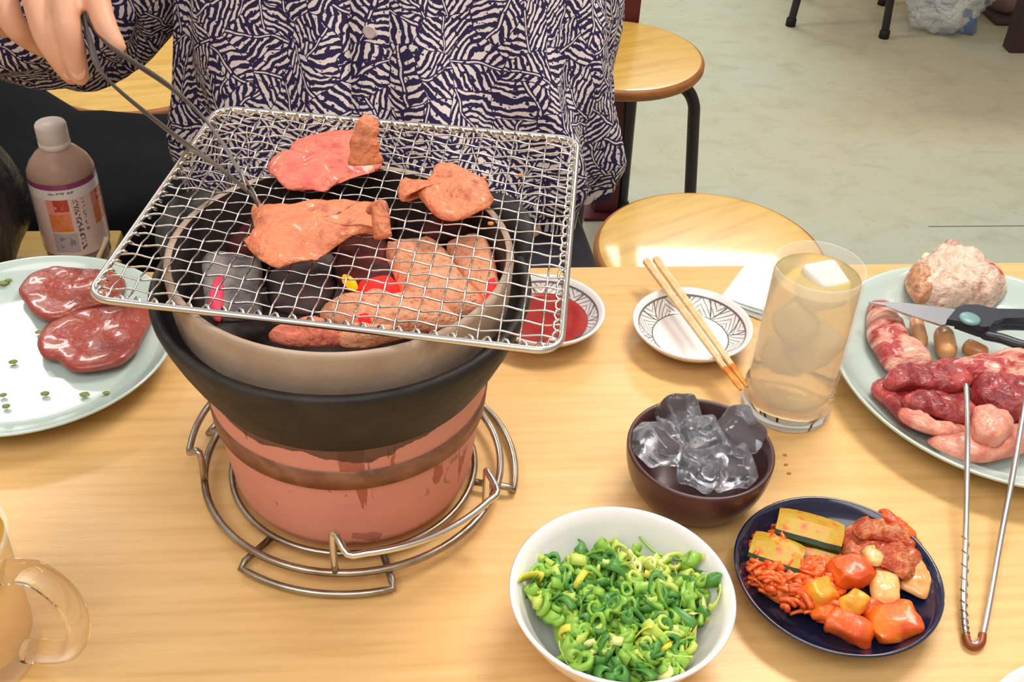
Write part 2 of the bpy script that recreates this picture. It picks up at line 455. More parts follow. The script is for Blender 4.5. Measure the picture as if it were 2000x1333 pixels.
# ------------------------------------------------------------------ brazier
BX, BY = -.043, .588
def brazier():
    t = thing('charcoal_brazier', (BX, BY, TZ), 'round pink clay charcoal brazier with soot blackened flange', 'brazier')
    m, nt, b = nodes('pink_clay'); g = G(nt); tc = g.tc(); x, y, z = g.xyz(tc)
    n1 = g.noise(tc, 14, 5); n2 = g.noise(tc, 45, 5, .6)
    mp = nt.nodes.new('ShaderNodeMapping'); mp.inputs['Scale'].default_value = (38, 38, 5); nt.links.new(tc, mp.inputs[0]); n3 = g.noise(mp.outputs[0], 1, 4, .4)
    c = g.mix(n1, S(226, 158, 144), S(206, 134, 122))
    c = g.mix(g.m('MULTIPLY', g.m('GREATER_THAN', n3, .64), .7), c, S(150, 66, 36))
    c = g.mix(g.m('MULTIPLY', g.m('GREATER_THAN', n2, .66), .5), c, S(122, 70, 50))
    # soot with a ragged lower edge near the flange
    soot = g.m('GREATER_THAN', g.m('ADD', z, g.m('MULTIPLY', g.m('SUBTRACT', n1, .5), .055)), .105)
    c = g.mix(g.m('MULTIPLY', soot, .85), c, S(66, 48, 40))
    nt.links.new(c, b.inputs['Base Color']); b.inputs['Roughness'].default_value = .62
    bp = nt.nodes.new('ShaderNodeBump'); bp.inputs['Strength'].default_value = .25; bp.inputs['Distance'].default_value = .002
    nt.links.new(n2, bp.inputs['Height']); nt.links.new(bp.outputs[0], b.inputs['Normal'])
    obj('body', lathe([(0, .012), (.078, .012), (.082, .0145), (.0835, .02), (.0875, .055), (.091, .08), (.0935, .105), (.0945, .116)], 96), m, t)
    band = M('rusty_steel_band', S(128, 82, 62), .5, .15, c2=S(98, 66, 54), c3=S(150, 104, 80), scale=30, bump=.2)
    obj('band', lathe([(.0902, .0745), (.0920, .0748), (.0932, .0905), (.0916, .091)], 96), band, t)
    soot_m = M('soot_black_clay', S(34, 30, 30), .6, c2=S(58, 50, 46), c3=S(30, 27, 27), scale=22, lo=.3, hi=.75, bump=.5, bscale=50, bdist=.003)
    obj('flange', lathe([(.093, .108), (.098, .117), (.104, .128), (.110, .141), (.1155, .155), (.1185, .165), (.1188, .169), (.1172, .1715), (.1135, .1712), (.1115, .167), (.110, .162), (.103, .160)], 96), soot_m, t)
    for ca in (148, 28):                      # raised pot supports at the back
        vs, fs = [], []; n = 16
        for i in range(n+1):
            a = math.radians(ca-19+38*i/n); k = sin(pi*i/n)**.5
            for r, z in ((.112, .165), (.118, .160), (.119+.013*k, .166+.020*k), (.117+.013*k, .168+.021*k), (.112+.008*k, .167+.015*k)):
                vs.append(V(r*cos(a), r*sin(a), z))
        for i in range(n):
            for q in range(5): fs.append((i*5+q, i*5+(q+1) % 5, (i+1)*5+(q+1) % 5, (i+1)*5+q))
        fs += [(0, 1, 2, 3, 4), tuple(n*5+q for q in (4, 3, 2, 1, 0))]
        obj('pot_support', (vs, fs), soot_m, t)
    lin = M('ashy_clay_liner', S(158, 132, 112), .75, c2=S(118, 92, 76), c3=S(176, 154, 134), scale=16, lo=.3, hi=.7, bump=.35, bscale=60)
    obj('liner', lathe([(.1045, .158), (.1055, .168), (.1068, .1895), (.1062, .1925), (.1040, .1932), (.1020, .1922)], 96), lin, t)
    obj('inner_wall', lathe([(.1020, .1922), (.1008, .186), (.0995, .15), (.092, .11), (0, .104)], 96), M('sooty_inner_wall', S(46, 38, 36), .85, c2=S(84, 72, 66), scale=14, lo=.45, hi=.8, bump=.4, bscale=50), t)
    obj('ash_bed', blob_disc(.0915, .115, .004), M('grey_ash', S(120, 110, 104), .95, c2=S(70, 62, 60), scale=60), t)
    return t
def blob_disc(r, z, a, K=10, n=40):
    vs = [V(0, 0, z)]; fs = []
    for k in range(1, K+1):
        for i in range(n):
            p = V(r*k/K*cos(2*pi*i/n), r*k/K*sin(2*pi*i/n), z); vs.append(p+V(0, 0, a*nz(p, 50)))
    fs += [(0, 1+i, 1+(i+1) % n) for i in range(n)]
    for k in range(K-1):
        for i in range(n): fs.append((1+k*n+i, 1+(k+1)*n+i, 1+(k+1)*n+(i+1) % n, 1+k*n+(i+1) % n))
    return vs, fs
brazier()
# wire stand
ws = thing('wire_stand', (BX, BY, TZ), 'round steel wire stand with loop handles under the brazier', 'stand')
def circ(r, z, a0=0, a1=2*pi, n=72, closed=True):
    k = n if closed else n+1
    return [V(r*cos(a0+(a1-a0)*i/n), r*sin(a0+(a1-a0)*i/n), z) for i in range(k)]
obj('outer_ring', tube(circ(.1045, .012), .0027, 10, True), STEELD, ws)
obj('inner_ring', tube(circ(.086, .0095), .0023, 10, True), STEELD, ws)
def arc_loop(a0, a1, r_in, r_out, z_in, z_out):
    p = [V(r_in*cos(a0), r_in*sin(a0), z_in), V((r_out-.004)*cos(a0), (r_out-.004)*sin(a0), z_in)]
    p += [V(r_out*cos(a0+(a1-a0)*i/14), r_out*sin(a0+(a1-a0)*i/14), z_out) for i in range(15)]
    p += [V((r_out-.004)*cos(a1), (r_out-.004)*sin(a1), z_in), V(r_in*cos(a1), r_in*sin(a1), z_in)]
    return p
D_ = math.radians
# low foot loops in front, right and left: each dips to the table outside the ring
for a0, a1, nm in ((D_(232), D_(284), 'foot_loop'), (D_(-14), D_(34), 'foot_loop'), (D_(110), D_(160), 'foot_loop')):
    obj(nm, tube(arc_loop(a0, a1, .086, .1155, .0075, .0045), .0025, 8), STEELD, ws)
# raised carrying handle at the front right
a0, a1 = D_(265), D_(330)
hp = [V(.1045*cos(a0), .1045*sin(a0), .012), V(.1045*cos(a0), .1045*sin(a0), .046), V(.107*cos(a0+.03), .107*sin(a0+.03), .051)]
hp += [V(.1185*cos(a0+(a1-a0)*i/12), .1185*sin(a0+(a1-a0)*i/12), .046) for i in range(1, 12)]
hp += [V(.107*cos(a1-.03), .107*sin(a1-.03), .051), V(.1045*cos(a1), .1045*sin(a1), .046), V(.1045*cos(a1), .1045*sin(a1), .012)]
obj('carry_handle', tube(spline(hp, 3), .0024, 8), M('bright_steel_wire', (.8, .78, .74, 1), .18, 1), ws)
a0, a1 = D_(150), D_(190)
hp2 = [V(.1045*cos(a0), .1045*sin(a0), .012), V(.1045*cos(a0), .1045*sin(a0), .04)]
hp2 += [V(.112*cos(a0+(a1-a0)*i/8), .112*sin(a0+(a1-a0)*i/8), .032) for i in range(1, 8)]
hp2 += [V(.1045*cos(a1), .1045*sin(a1), .04), V(.1045*cos(a1), .1045*sin(a1), .012)]
obj('carry_handle', tube(spline(hp2, 3), .0024, 8), STEELD, ws)

# charcoal: lumps with ash coats, glowing faces
ASH = M('ash_coated_charcoal', S(230, 172, 134), .95, c2=S(96, 54, 44), c3=S(220, 152, 116), scale=240, detail=9, lo=.4, hi=.82, bump=1, bscale=380, bdist=.003, emis=S(255, 120, 60), es=.09)
ASHP = M('pink_hot_charcoal', S(226, 132, 112), .95, c2=S(120, 62, 66), c3=S(224, 130, 104), scale=90, detail=8, lo=.35, hi=.75, bump=1, bscale=300, bdist=.003, emis=S(255, 80, 60), es=.08)
ASHG = M('grey_charcoal', S(170, 162, 156), .9, c2=S(104, 96, 96), scale=60, detail=8, bump=.7, bscale=260, bdist=.002)
ASHD = M('dark_red_charcoal', S(110, 46, 38), .9, c2=S(60, 28, 28), scale=40, detail=8, bump=.6, bscale=90, bdist=.001)
EMB = M('glowing_ember', S(200, 30, 30), .8, emis=S(255, 16, 14), es=2.4)
EMO = M('orange_flame', S(255, 150, 30), .8, emis=S(255, 130, 0), es=1.6)
CZ = TZ+.148
def coal(label, pts, z, thick, mat, seed, zf=None, embers=()):
    ol = crop(pts, 380, 430, 3.2258, z+.016)
    c = sum(ol, Vector())/len(ol)
    ol = [p-c for p in ol]; thick *= .6
    o = obj('charcoal', patty(ol, V(0, 0, 0), thick, .0022, 90, .004, 40, 40, 7, seed, zf, edge=.5, jag=.0015), mat, loc=c)
    tag(o, label, 'charcoal', 'charcoal in the brazier')
    for pl, zz, th, m in embers:
        e = [p-c for p in crop(pl, 380, 430, 3.2258, zz+.0075)]
        obj('ember', patty(e, None, th, .0005, 90, 0, 40, 24, 4, seed+1, None, edge=.4), m, o)
    return o
coal('grey slab of charcoal at the left inside the brazier, pink glow on its face', [(85, 260), (300, 255), (420, 300), (420, 520), (400, 640), (130, 640), (70, 520), (60, 380)], TZ+.150, .018, ASHG, 1,
     embers=[([(130, 400), (190, 380), (200, 470), (185, 590), (150, 650), (110, 600), (90, 520)], TZ+.164, .007, M('pink_glow', S(205, 70, 95), .8, emis=S(225, 40, 60), es=.4))])
coal('dark red charcoal under the largest meat slice, ember glowing at its foot', [(900, 250), (960, 170), (1080, 120), (1180, 150), (1230, 250), (1290, 360), (1280, 470), (1040, 490), (930, 450), (890, 360)], TZ+.150, .022, ASHD, 2,
     embers=[([(1030, 440), (1090, 425), (1180, 400), (1260, 410), (1290, 490), (1180, 510), (1040, 505)], TZ+.162, .009, EMB), ([(930, 380), (980, 390), (1030, 430), (1000, 445), (950, 420)], TZ+.170, .006, EMO)])
coal('large beige ash coated charcoal at the middle right of the brazier', [(1210, 250), (1330, 170), (1450, 165), (1540, 220), (1640, 330), (1700, 430), (1800, 530), (1790, 610), (1640, 640), (1480, 610), (1360, 560), (1290, 440)], TZ+.155, .024, ASH, 3)
coal('beige ash coated charcoal at the far right of the brazier, red glow along its side', [(1590, 230), (1660, 160), (1740, 140), (1830, 180), (1890, 300), (1910, 420), (1930, 540), (1860, 600), (1780, 520), (1690, 400), (1640, 310)], TZ+.152, .020, ASH, 4,
     embers=[([(1850, 400), (1890, 390), (1905, 480), (1890, 590), (1840, 590), (1825, 500)], TZ+.166, .008, EMB)])
coal('long pink beige charcoal lying along the front of the brazier', [(800, 610), (900, 560), (1040, 520), (1180, 500), (1290, 530), (1400, 525), (1560, 590), (1660, 650), (1600, 700), (1440, 730), (1200, 740), (1000, 720), (840, 680)], TZ+.154, .022, ASH, 5,
     embers=[([(1030, 630), (1090, 615), (1110, 650), (1060, 665)], TZ+.172, .005, EMB)])
coal('pink mottled charcoal at the front edge under the net', [(470, 740), (560, 690), (700, 670), (850, 690), (930, 720), (900, 790), (760, 800), (620, 790), (520, 770)], TZ+.166, .016, ASHP, 6)
coal('beige charcoal at the front edge beside the pink one', [(900, 740), (1000, 710), (1200, 720), (1330, 740), (1240, 770), (1080, 795), (930, 795)], TZ+.166, .014, ASH, 7)
coal('dark purple charcoal toward the back right of the brazier', [(1440, 90), (1530, 20), (1680, -10), (1830, 20), (1850, 110), (1780, 150), (1640, 140), (1500, 140)], TZ+.142, .02, M('purple_brown_charcoal', S(112, 54, 58), .9, c2=S(70, 36, 42), scale=40, bump=.5), 8)
coal('dark charcoal between the grey slab and the red lump', [(480, 400), (640, 330), (820, 260), (900, 350), (880, 500), (760, 600), (560, 610), (470, 520)], TZ+.136, .022, M('dark_charcoal', S(70, 56, 58), .9, c2=S(110, 98, 96), scale=30, bump=.5), 9)
coal('dark reddish charcoal at the back left of the brazier', [(200, 130), (280, 60), (380, 20), (520, 10), (560, 120), (480, 220), (320, 250), (220, 210)], TZ+.136, .022, ASHD, 10)
coal('black charcoal lump at the back of the brazier', [(560, 10), (760, -80), (980, -90), (1200, -20), (1260, 80), (1000, 110), (760, 120)], TZ+.132, .022, M('black_charcoal', S(30, 26, 28), .9, c2=S(56, 40, 40), scale=30, bump=.5), 11)
coal('black charcoal lump at the right behind the net shadow', [(1400, -40), (1500, -130), (1700, -150), (1850, -60), (1780, 10), (1560, 20)], TZ+.130, .02, MATS['black_charcoal'], 12)

# ------------------------------------------------------------------ wire net
NZ = TZ+.1985
BL, BR, TR, TL = [at(*p, NZ) for p in ((166, 581), (1097, 688), (1131, 273), (424, 211))]
def npt(u, v): return (BL*(1-u)+BR*u)*(1-v)+(TL*(1-u)+TR*u)*v
def npz(u, v):
    p = npt(u, v); return p
net = thing('grill_net', npt(.5, .5), 'square steel wire grill net lying across the brazier', 'grill net')
nc = npt(.5, .5)
# rounded frame
cr = .055
def corner(cu, cv, a0):
    return [npt(cu+cr*.95*cos(a0+i*pi/2/6), cv+cr*1.05*sin(a0+i*pi/2/6))-nc for i in range(7)]
fr = corner(1-cr, 1-cr, 0)+corner(cr, 1-cr, pi/2)+corner(cr, cr, pi)+corner(1-cr, cr, 3*pi/2)
obj('frame', tube(fr, .0021, 10, True), CHROME, net)
# wire ends wound around the frame
full = resample(fr, 560); wr = []
for i, p in enumerate(full):
    t = full[(i+1) % 560]-full[i-1]; t.normalize(); s = V(0, 0, 1).cross(t); a = i*2*pi*100/560
    wr.append(p+s*.0030+(s*cos(a)+V(0, 0, 1)*sin(a))*.0022)
obj('binding_wire', tube(wr, .00085, 5, True), CHROME, net)
NU, NV = 23, 21
WM = M('net_wire', (.54, .51, .49, 1), .24, 1)
def lim(t):                                  # pull wire ends in at the rounded corners
    if t < cr: return cr-sqrt(max(0, cr*cr-(cr-t)**2))
    if t > 1-cr: return lim(1-t)
    return 0
for i in range(1, NU):
    u = i/NU; e = lim(u)+.006; n = NV*4
    pts = [npt(u, e+(1-2*e)*j/n)-nc+V(0, 0, .0009*cos(pi*(e+(1-2*e)*j/n)*NV+(pi if i % 2 else 0))) for j in range(n+1)]
    obj('wire', tube(pts, .00062, 5), WM, net)
for i in range(1, NV):
    v = i/NV; e = lim(v)+.006; n = NU*4
    pts = [npt(e+(1-2*e)*j/n, v)-nc+V(0, 0, -.0009*cos(pi*(e+(1-2*e)*j/n)*NU+(pi if i % 2 else 0))) for j in range(n+1)]
    obj('wire', tube(pts, .00062, 5), WM, net)

# meat on the net
MEAT = M('seared_meat', S(216, 112, 74), .36, c2=S(150, 58, 38), c3=S(222, 132, 88), scale=80, detail=9, lo=.3, hi=.78, bump=.9, bscale=300, bdist=.003, coat=.2, sss=.05)
MEATP = M('half_raw_meat', S(220, 84, 76), .34, c2=S(178, 44, 48), c3=S(226, 118, 92), scale=64, detail=8, lo=.3, hi=.74, bump=.8, bscale=280, bdist=.003, coat=.25, sss=.05)
def slab(name, pts, ox, oy, sc, z, thick, mat, label, cat, seed=0, group=None, **kw):
    ol = crop(pts, ox, oy, sc, z); c = sum(ol, Vector())/len(ol)
    o = obj(name, patty([p-c for p in ol], V(0, 0, 0), thick, seed=seed, **kw), mat, loc=c)
    return tag(o, label, cat, group)
MZ = NZ+.0045
m1 = slab('meat_slice', [(195, 340), (240, 275), (300, 280), (330, 220), (400, 170), (560, 150), (650, 145), (735, 165), (760, 220), (785, 310), (770, 350), (700, 385), (600, 410), (540, 430), (490, 465), (420, 450), (340, 455), (280, 445), (225, 385)], 450, 200, 2.6657, MZ, .005, MEATP,
     'pink half cooked meat slice with a curled up corner, at the back of the net', 'meat', 21, 'meat slices on the net', bump=.002, bs=70, wave=.004, ws=45, jag=.002)
# curled flap
c1 = m1.location
fl_ = [atd(450+x/2.6657, 200+y/2.6657, d) for x, y, d in ((705, 320, .664), (700, 255, .661), (700, 190, .659), (716, 125, .658), (738, 76, .660))]
obj('curled_flap', sub(tube(spline(fl_, 6), [.0105-.0050*i/24+.0006*sin(i*.8) for i in range(23)]+[.004, .002], 14, flat=(.4, 1), upv=(CAM-c1).normalized()), c1), MEAT, m1)
m2 = slab('meat_slice', [(875, 490), (890, 405), (940, 420), (1000, 425), (1050, 390), (1080, 340), (1160, 328), (1240, 360), (1330, 410), (1345, 460), (1365, 520), (1330, 560), (1240, 590), (1130, 605), (1060, 580), (1000, 520), (960, 470), (905, 520)], 450, 200, 2.6657, MZ, .006, MEAT,
     'small orange brown meat slice at the right of the net', 'meat', 23, 'meat slices on the net', bump=.002, bs=70, wave=.004, ws=45, jag=.002)
m3 = slab('meat_slice', [(80, 740), (130, 690), (110, 570), (140, 540), (220, 540), (300, 545), (400, 530), (470, 520), (550, 505), (640, 525), (720, 555), (750, 525), (795, 545), (790, 620), (795, 700), (740, 685), (660, 700), (590, 740), (520, 770), (420, 830), (330, 850), (250, 870), (180, 835), (130, 800)], 450, 200, 2.6657, MZ, .006, MEAT,
     'largest orange brown meat slice, gripped by the tongs at the left of the net', 'meat', 25, 'meat slices on the net', bump=.003, bs=60, wave=.004, ws=40, jag=.002)
fl3 = [atd(450+x/2.6657, 200+y/2.6657, d) for x, y, d in ((735, 560, .662), (770, 540, .656), (782, 590, .652), (786, 650, .650), (796, 712, .650))]
obj('curled_edge', sub(tube(spline(fl3, 5), [.003]+[.0055]*19+[.003], 10, flat=(.6, 1)), m3.location), MEAT, m3)
for i, (x, y) in enumerate(((1508, 380), (1355, 632), (1320, 395))):
    tag(obj('meat_crumb', blob(.0022, .0016, .0014, .3, 2, i, 1), M('crumb', S(226, 140, 60), .6), loc=at(450+x/2.6657, 200+y/2.6657, NZ+.0022)), ['orange crumb on the right of the net near its frame', 'orange crumb on the net just below the small slice', 'orange crumb touching the right edge of the small slice'][i], 'crumb')

# ------------------------------------------------------------------ dishes
def dish_prof(R, h, foot, t=.0035, well=None, wz=.005):
    well = well or foot*1.15
    o = [(0, .0025), (foot-.003, .0025), (foot-.002, 0), (foot, 0), (foot+.001, .003)]
    for i in range(1, 9):
        s = i/8; o.append((foot+(R-foot)*s**.8, .003+(h-.003)*s**1.5))
    o += [(R+.0004, h+.001), (R-.0008, h+.002), (R-t*.7, h+.0012)]
    for i in range(7, -1, -1):
        s = i/8; o.append((well+(R-t-well)*s**.8, wz+(h-wz)*s**1.5))
    o.append((0, wz))
    return o
def in_z(r, R, h, well, t=.0035, wz=.005):   # inner height of a dish at radius r
    if r <= well: return wz
    s = min(1, ((r-well)/(R-t-well)))**1.25; return wz+(h-wz)*s**1.5

# left plate with two raw liver slices
LP = V(-.3015, .7235, TZ); LPR = .1145
tag(obj('plate', lathe(dish_prof(LPR, .022, .066, well=.078), 96), WHITEB, loc=LP), 'pale green white round plate with two raw liver slices, left of the brazier', 'plate')
LIV = M('raw_liver', S(150, 52, 44), .3, c2=S(100, 32, 30), c3=S(150, 66, 50), scale=30, detail=7, lo=.3, hi=.74, coat=.3, bump=.5, bscale=240, bdist=.0015, sss=.04)
slab('liver_slice', [(125, 370), (190, 290), (290, 245), (330, 230), (420, 240), (530, 245), (620, 250), (700, 260), (745, 310), (740, 370), (690, 430), (560, 465), (480, 490), (400, 530), (300, 540), (210, 500), (160, 430)], 0, 460, 3.029, TZ+.0072, .0085, LIV,
     'raw dark red liver slice on the left plate, the farther one', 'liver', 31, 'liver slices', bump=.0012, bs=70, wave=.0015, edge=.6, zf=lambda p, s: .004*s)
slab('liver_slice', [(235, 680), (270, 600), (340, 550), (460, 500), (580, 485), (690, 470), (800, 455), (880, 450), (915, 490), (890, 560), (850, 640), (820, 710), (740, 790), (640, 825), (520, 840), (420, 830), (350, 770), (270, 760)], 0, 460, 3.029, TZ+.0072, .0085, LIV,
     'raw dark red liver slice on the left plate, the nearer one', 'liver', 33, 'liver slices', bump=.0012, bs=70, wave=.0015, edge=.6, zf=lambda p, s: .004*s)
GRB = M('wilted_scallion', S(122, 130, 60), .45)
for i, (x, y, w) in enumerate(((26, 708, 7), (10, 566, 8), (165, 772, 7), (208, 771, 4), (88, 770, 6), (6, 773, 5), (12, 795, 5), (75, 650, 5), (20, 562, 5))):
    tag(obj('scallion_bit', blob(.0004*w+.001, .0003*w+.0008, .001, .25, 2, i, 2), GRB, loc=at(x, y, TZ+.007)+V(0, 0, .0005+max(0, (in_z((at(x, y, TZ+.007)-LP).xy.length, LPR, .022, .078)-.005)))),
        'scrap of wilted green scallion left on the liver plate', 'scallion', 'scallion scraps on the liver plate')

# small patterned plates
def pattern_mat(R):
    m, nt, b = nodes('patterned_ceramic'); g = G(nt); x, y, z = g.xyz(g.tc())
    r = g.m('DIVIDE', g.m('SQRT', g.m('ADD', g.m('MULTIPLY', x, x), g.m('MULTIPLY', y, y))), R)
    th = g.m('MULTIPLY', g.m('ADD', g.m('DIVIDE', g.m('ARCTAN2', y, x), 2*pi), .5), 16)
    seg = g.m('FLOOR', th); f = g.m('SUBTRACT', th, seg); par = g.m('SUBTRACT', g.m('MULTIPLY', g.m('MODULO', seg, 2), 2), 1)
    q = g.m('DIVIDE', g.m('SUBTRACT', r, .64), .25)              # 0..1 over the band
    edge = g.m('ADD', f, g.m('MULTIPLY', g.m('MULTIPLY', par, q), .5))
    edge2 = g.m('FRACT', g.m('ADD', edge, 1))
    st = g.m('FRACT', g.m('MULTIPLY', g.m('ADD', q, g.m('MULTIPLY', par, f)), 3.2))
    line = g.m('LESS_THAN', st, .2)
    line = g.m('MAXIMUM', line, g.m('LESS_THAN', edge2, .09))
    inb = g.m('MULTIPLY', g.m('GREATER_THAN', r, .64), g.m('LESS_THAN', r, .89))
    line = g.m('MULTIPLY', line, inb)
    for rr in (.64, .89): line = g.m('MAXIMUM', line, g.m('LESS_THAN', g.m('ABSOLUTE', g.m('SUBTRACT', r, rr)), .011))
    line = g.m('MULTIPLY', line, g.m('GREATER_THAN', z, .0035))
    c = g.mix(g.m('MULTIPLY', line, .85), S(238, 232, 230), S(52, 50, 62))
    nt.links.new(c, b.inputs['Base Color']); b.inputs['Roughness'].default_value = .16; b.inputs['Coat Weight'].default_value = .3
    return m
PAT = pattern_mat(.05)
tag(obj('sauce_plate', lathe(dish_prof(.05, .019, .027, well=.03), 72), PAT, loc=(.2327, .7336, TZ)), 'small empty white plate with black hatched rim under the chopsticks', 'plate', 'patterned sauce plates')
SP = V(.1115, .7562, TZ)
tag(obj('sauce_plate', lathe(dish_prof(.05, .019, .027, well=.03), 72), PAT, loc=SP), 'small white plate with black hatched rim holding red sauce', 'plate', 'patterned sauce plates')
sv = [V(0, 0, 0)]; sf = []
zs = .0102
for k in range(1, 6):
    for i in range(48): sv.append(V(.0365*k/5*cos(i*pi/24), .0365*k/5*sin(i*pi/24), 0 if k < 5 else -.0004))
sf += [(0, 1+i, 1+(i+1) % 48) for i in range(48)]+[(1+k*48+i, 1+(k+1)*48+i, 1+(k+1)*48+(i+1) % 48, 1+k*48+(i+1) % 48) for k in range(4) for i in range(48)]
tag(obj('red_sauce', (sv, sf), M('chili_sauce', S(140, 22, 18), .12, c2=S(166, 36, 22), scale=40, coat=.6), loc=SP+V(0, 0, zs)), 'pool of dark red sauce in the patterned plate beside the net', 'sauce')

# chopsticks across the empty plate
CH = M('pale_chopstick_wood', S(236, 208, 164), .55, c2=S(222, 186, 136), scale=30, stretch=(4, 4, 1))
CHT = M('sauce_stained_wood', S(232, 168, 80), .45, c2=S(214, 118, 48), scale=70, lo=.5, hi=.65)
for (a, b_, lb) in (((1262, 510), (1447, 762), 'pale wooden chopstick lying across the empty plate, the left one of the pair'), ((1281, 506), (1459, 756), 'pale wooden chopstick lying across the empty plate, the right one of the pair')):
    A, B = at(*a, TZ+.0262), at(*b_, TZ+.0238)
    t = thing('chopstick', A, lb, 'chopstick', 'chopsticks'); L = B-A
    obj('shaft', tube([L*0, L*.4, L*.85], [.0036, .0033, .0024], 6), CH, t, sharp=40)
    obj('stained_tip', tube([L*.85, L*.95, L], [.0024, .002, .0014], 6), CHT, t, sharp=40)

# folded paper napkin behind the glass
nv, nf = [], []
A, B, C_, D2 = at(1400, 592), at(1445, 532), at(1540, 535), at(1520, 640)
for layer, dz in ((0, .0008), (1, .003), (2, .0055)):
    n0 = len(nv)
    for j in range(9):
        for i in range(9):
            u, v = i/8, j/8
            p = (A*(1-u)+D2*u)*(1-v)+(B*(1-u)+C_*u)*v
            nv.append(p+V(.002*layer, .001*layer, dz+.0035*(nz(p, 40, layer)+.6)*(.3+u*.7)*(1 if layer else .2)))
    nf += [(n0+j*9+i, n0+j*9+i+1, n0+j*9+i+10, n0+j*9+i+9) for j in range(8) for i in range(8)]
nk = obj('paper_napkin', sub((nv, nf), A), M('white_paper', S(226, 238, 240), .8), loc=A)
md = nk.modifiers.new('thickness', 'SOLIDIFY'); md.thickness = .0006
tag(nk, 'crumpled white paper napkin behind the tall glass', 'napkin')

# tall glass with iced drink
GC = V(.2925, .6495, TZ)
def tall_glass():
    t = thing('highball_glass', GC, 'tall straight glass of pale golden iced drink', 'glass')
    GL = M('clear_glass', (1, 1, 1, 1), .0, trans=1, ior=1.18)
    wall = M('thin_clear_glass', (1, 1, 1, 1), .02, alpha=.2, spec=.8)
    obj('glass_base', lathe([(0, .0015), (.030, .0), (.0338, .0015), (.0348, .006), (.0347, .020), (.0318, .0215), (.027, .0185), (0, .018)], 72), GL, t)
    obj('glass_wall', lathe([(.0347, .020), (.0346, .03), (.0340, .08), (.0333, .1325), (.0327, .134), (.0319, .1332), (.0324, .08), (.0328, .03), (.0318, .0215)], 72), wall, t)
    LQ = M('pale_golden_drink', S(252, 234, 176), .16, trans=.72, ior=1.08, spec=.2)
    obj('drink', lathe([(0, .0187), (.027, .0192), (.0312, .0222), (.0322, .03), (.0319, .08), (.0315, .1235), (.030, .1240), (0, .1240)], 72), LQ, t)
    return t
tall_glass()
ICEC = M('cloudy_ice', S(252, 250, 242), .4, trans=.35, ior=1.15, sss=.3, ssc=(.01, .01, .008))
for i, (x, y, z, s, r) in enumerate(((.006, .002, .114, .032, .3), (-.010, -.006, .086, .031, 1.1), (.008, -.003, .064, .032, .7), (-.006, .007, .046, .028, 1.9))):
    q = rbox(s, s*.9, s*.85, .006, 4); q = ([v+V(nz(v, 60, i), nz(v, 60, i+3), nz(v, 60, i+6))*.003 for v in q[0]], q[1])
    o = obj('ice_cube', q, ICEC, loc=GC+V(x, y, z)); o.rotation_euler = (r*.5, r*.3, r)
    tag(o, ['topmost cloudy ice block floating in the tall glass', 'second cloudy ice block from the top in the tall glass', 'third cloudy ice block from the top in the tall glass', 'lowest cloudy ice block in the tall glass'][i], 'ice', 'ice blocks in the tall glass')

def bowl_prof(R, h, foot, t=.004):
    o = [(0, .002), (foot-.003, .002), (foot-.002, 0), (foot, 0), (foot+.001, .003)]
    for i in range(1, 11):
        a = pi/2*i/10; o.append((foot+.001+(R-foot-.001)*sin(a), .003+(h-.003)*(1-cos(a))))
    o += [(R-.0003, h+.0015), (R-.0015, h+.0022), (R-t*.85, h+.001)]
    for i in range(9, -1, -1):
        a = pi/2*i/10; o.append((foot-.002+(R-t-foot+.002)*sin(a), .007+(h-.007)*(1-cos(a))))
    return o+[(0, .007)]
# bowl of ice cubes
IB = V(.1975, .5555, TZ); IBR = .0512
tag(obj('ice_bowl', lathe(bowl_prof(IBR, .046, .026), 80), BROWNL, loc=IB), 'small dark brown bowl filled with ice cubes', 'bowl')
ICE = M('clear_ice', (.93, .95, 1, 1), .06, trans=.95, ior=1.31, bump=.5, bscale=70, bdist=.003)
for i, (px, py, z, s, e, lb) in enumerate((
        (1325, 815, .046, .029, (.5, .2, .4), 'ice cube at the back left of the brown bowl, standing above the rim'),
        (1372, 855, .048, .027, (.15, -.1, .25), 'whitish ice cube in the middle of the brown bowl'),
        (1445, 845, .047, .029, (.6, -.35, .8), 'ice cube resting near the right rim of the brown bowl'),
        (1288, 868, .040, .030, (.2, .3, .5), 'ice cube at the left of the brown bowl'),
        (1368, 915, .034, .028, (.1, .2, 1.0), 'ice cube at the front of the brown bowl with bluish glints'),
        (1428, 915, .032, .028, (.3, .1, .2), 'rounded ice cube at the front right of the brown bowl'),
        (1365, 885, .021, .026, (.4, .3, .1), 'ice cube under the others in the brown bowl'))):
    q = rbox(s, s, s*.82, .005, 6); q = ([v+V(nz(v, 55, i+20), nz(v, 55, i+23), nz(v, 55, i+26))*.004-V(0, 0, .003*max(0, 1-(v.x**2+v.y**2)/(s*.36)**2)) * (1 if v.z > s*.3 else 0) for v in q[0]], q[1])
    o = obj('ice_cube', q, ICE, loc=at(px, py, TZ+z)); o.rotation_euler = e
    tag(o, lb, 'ice', 'ice cubes in the brown bowl')

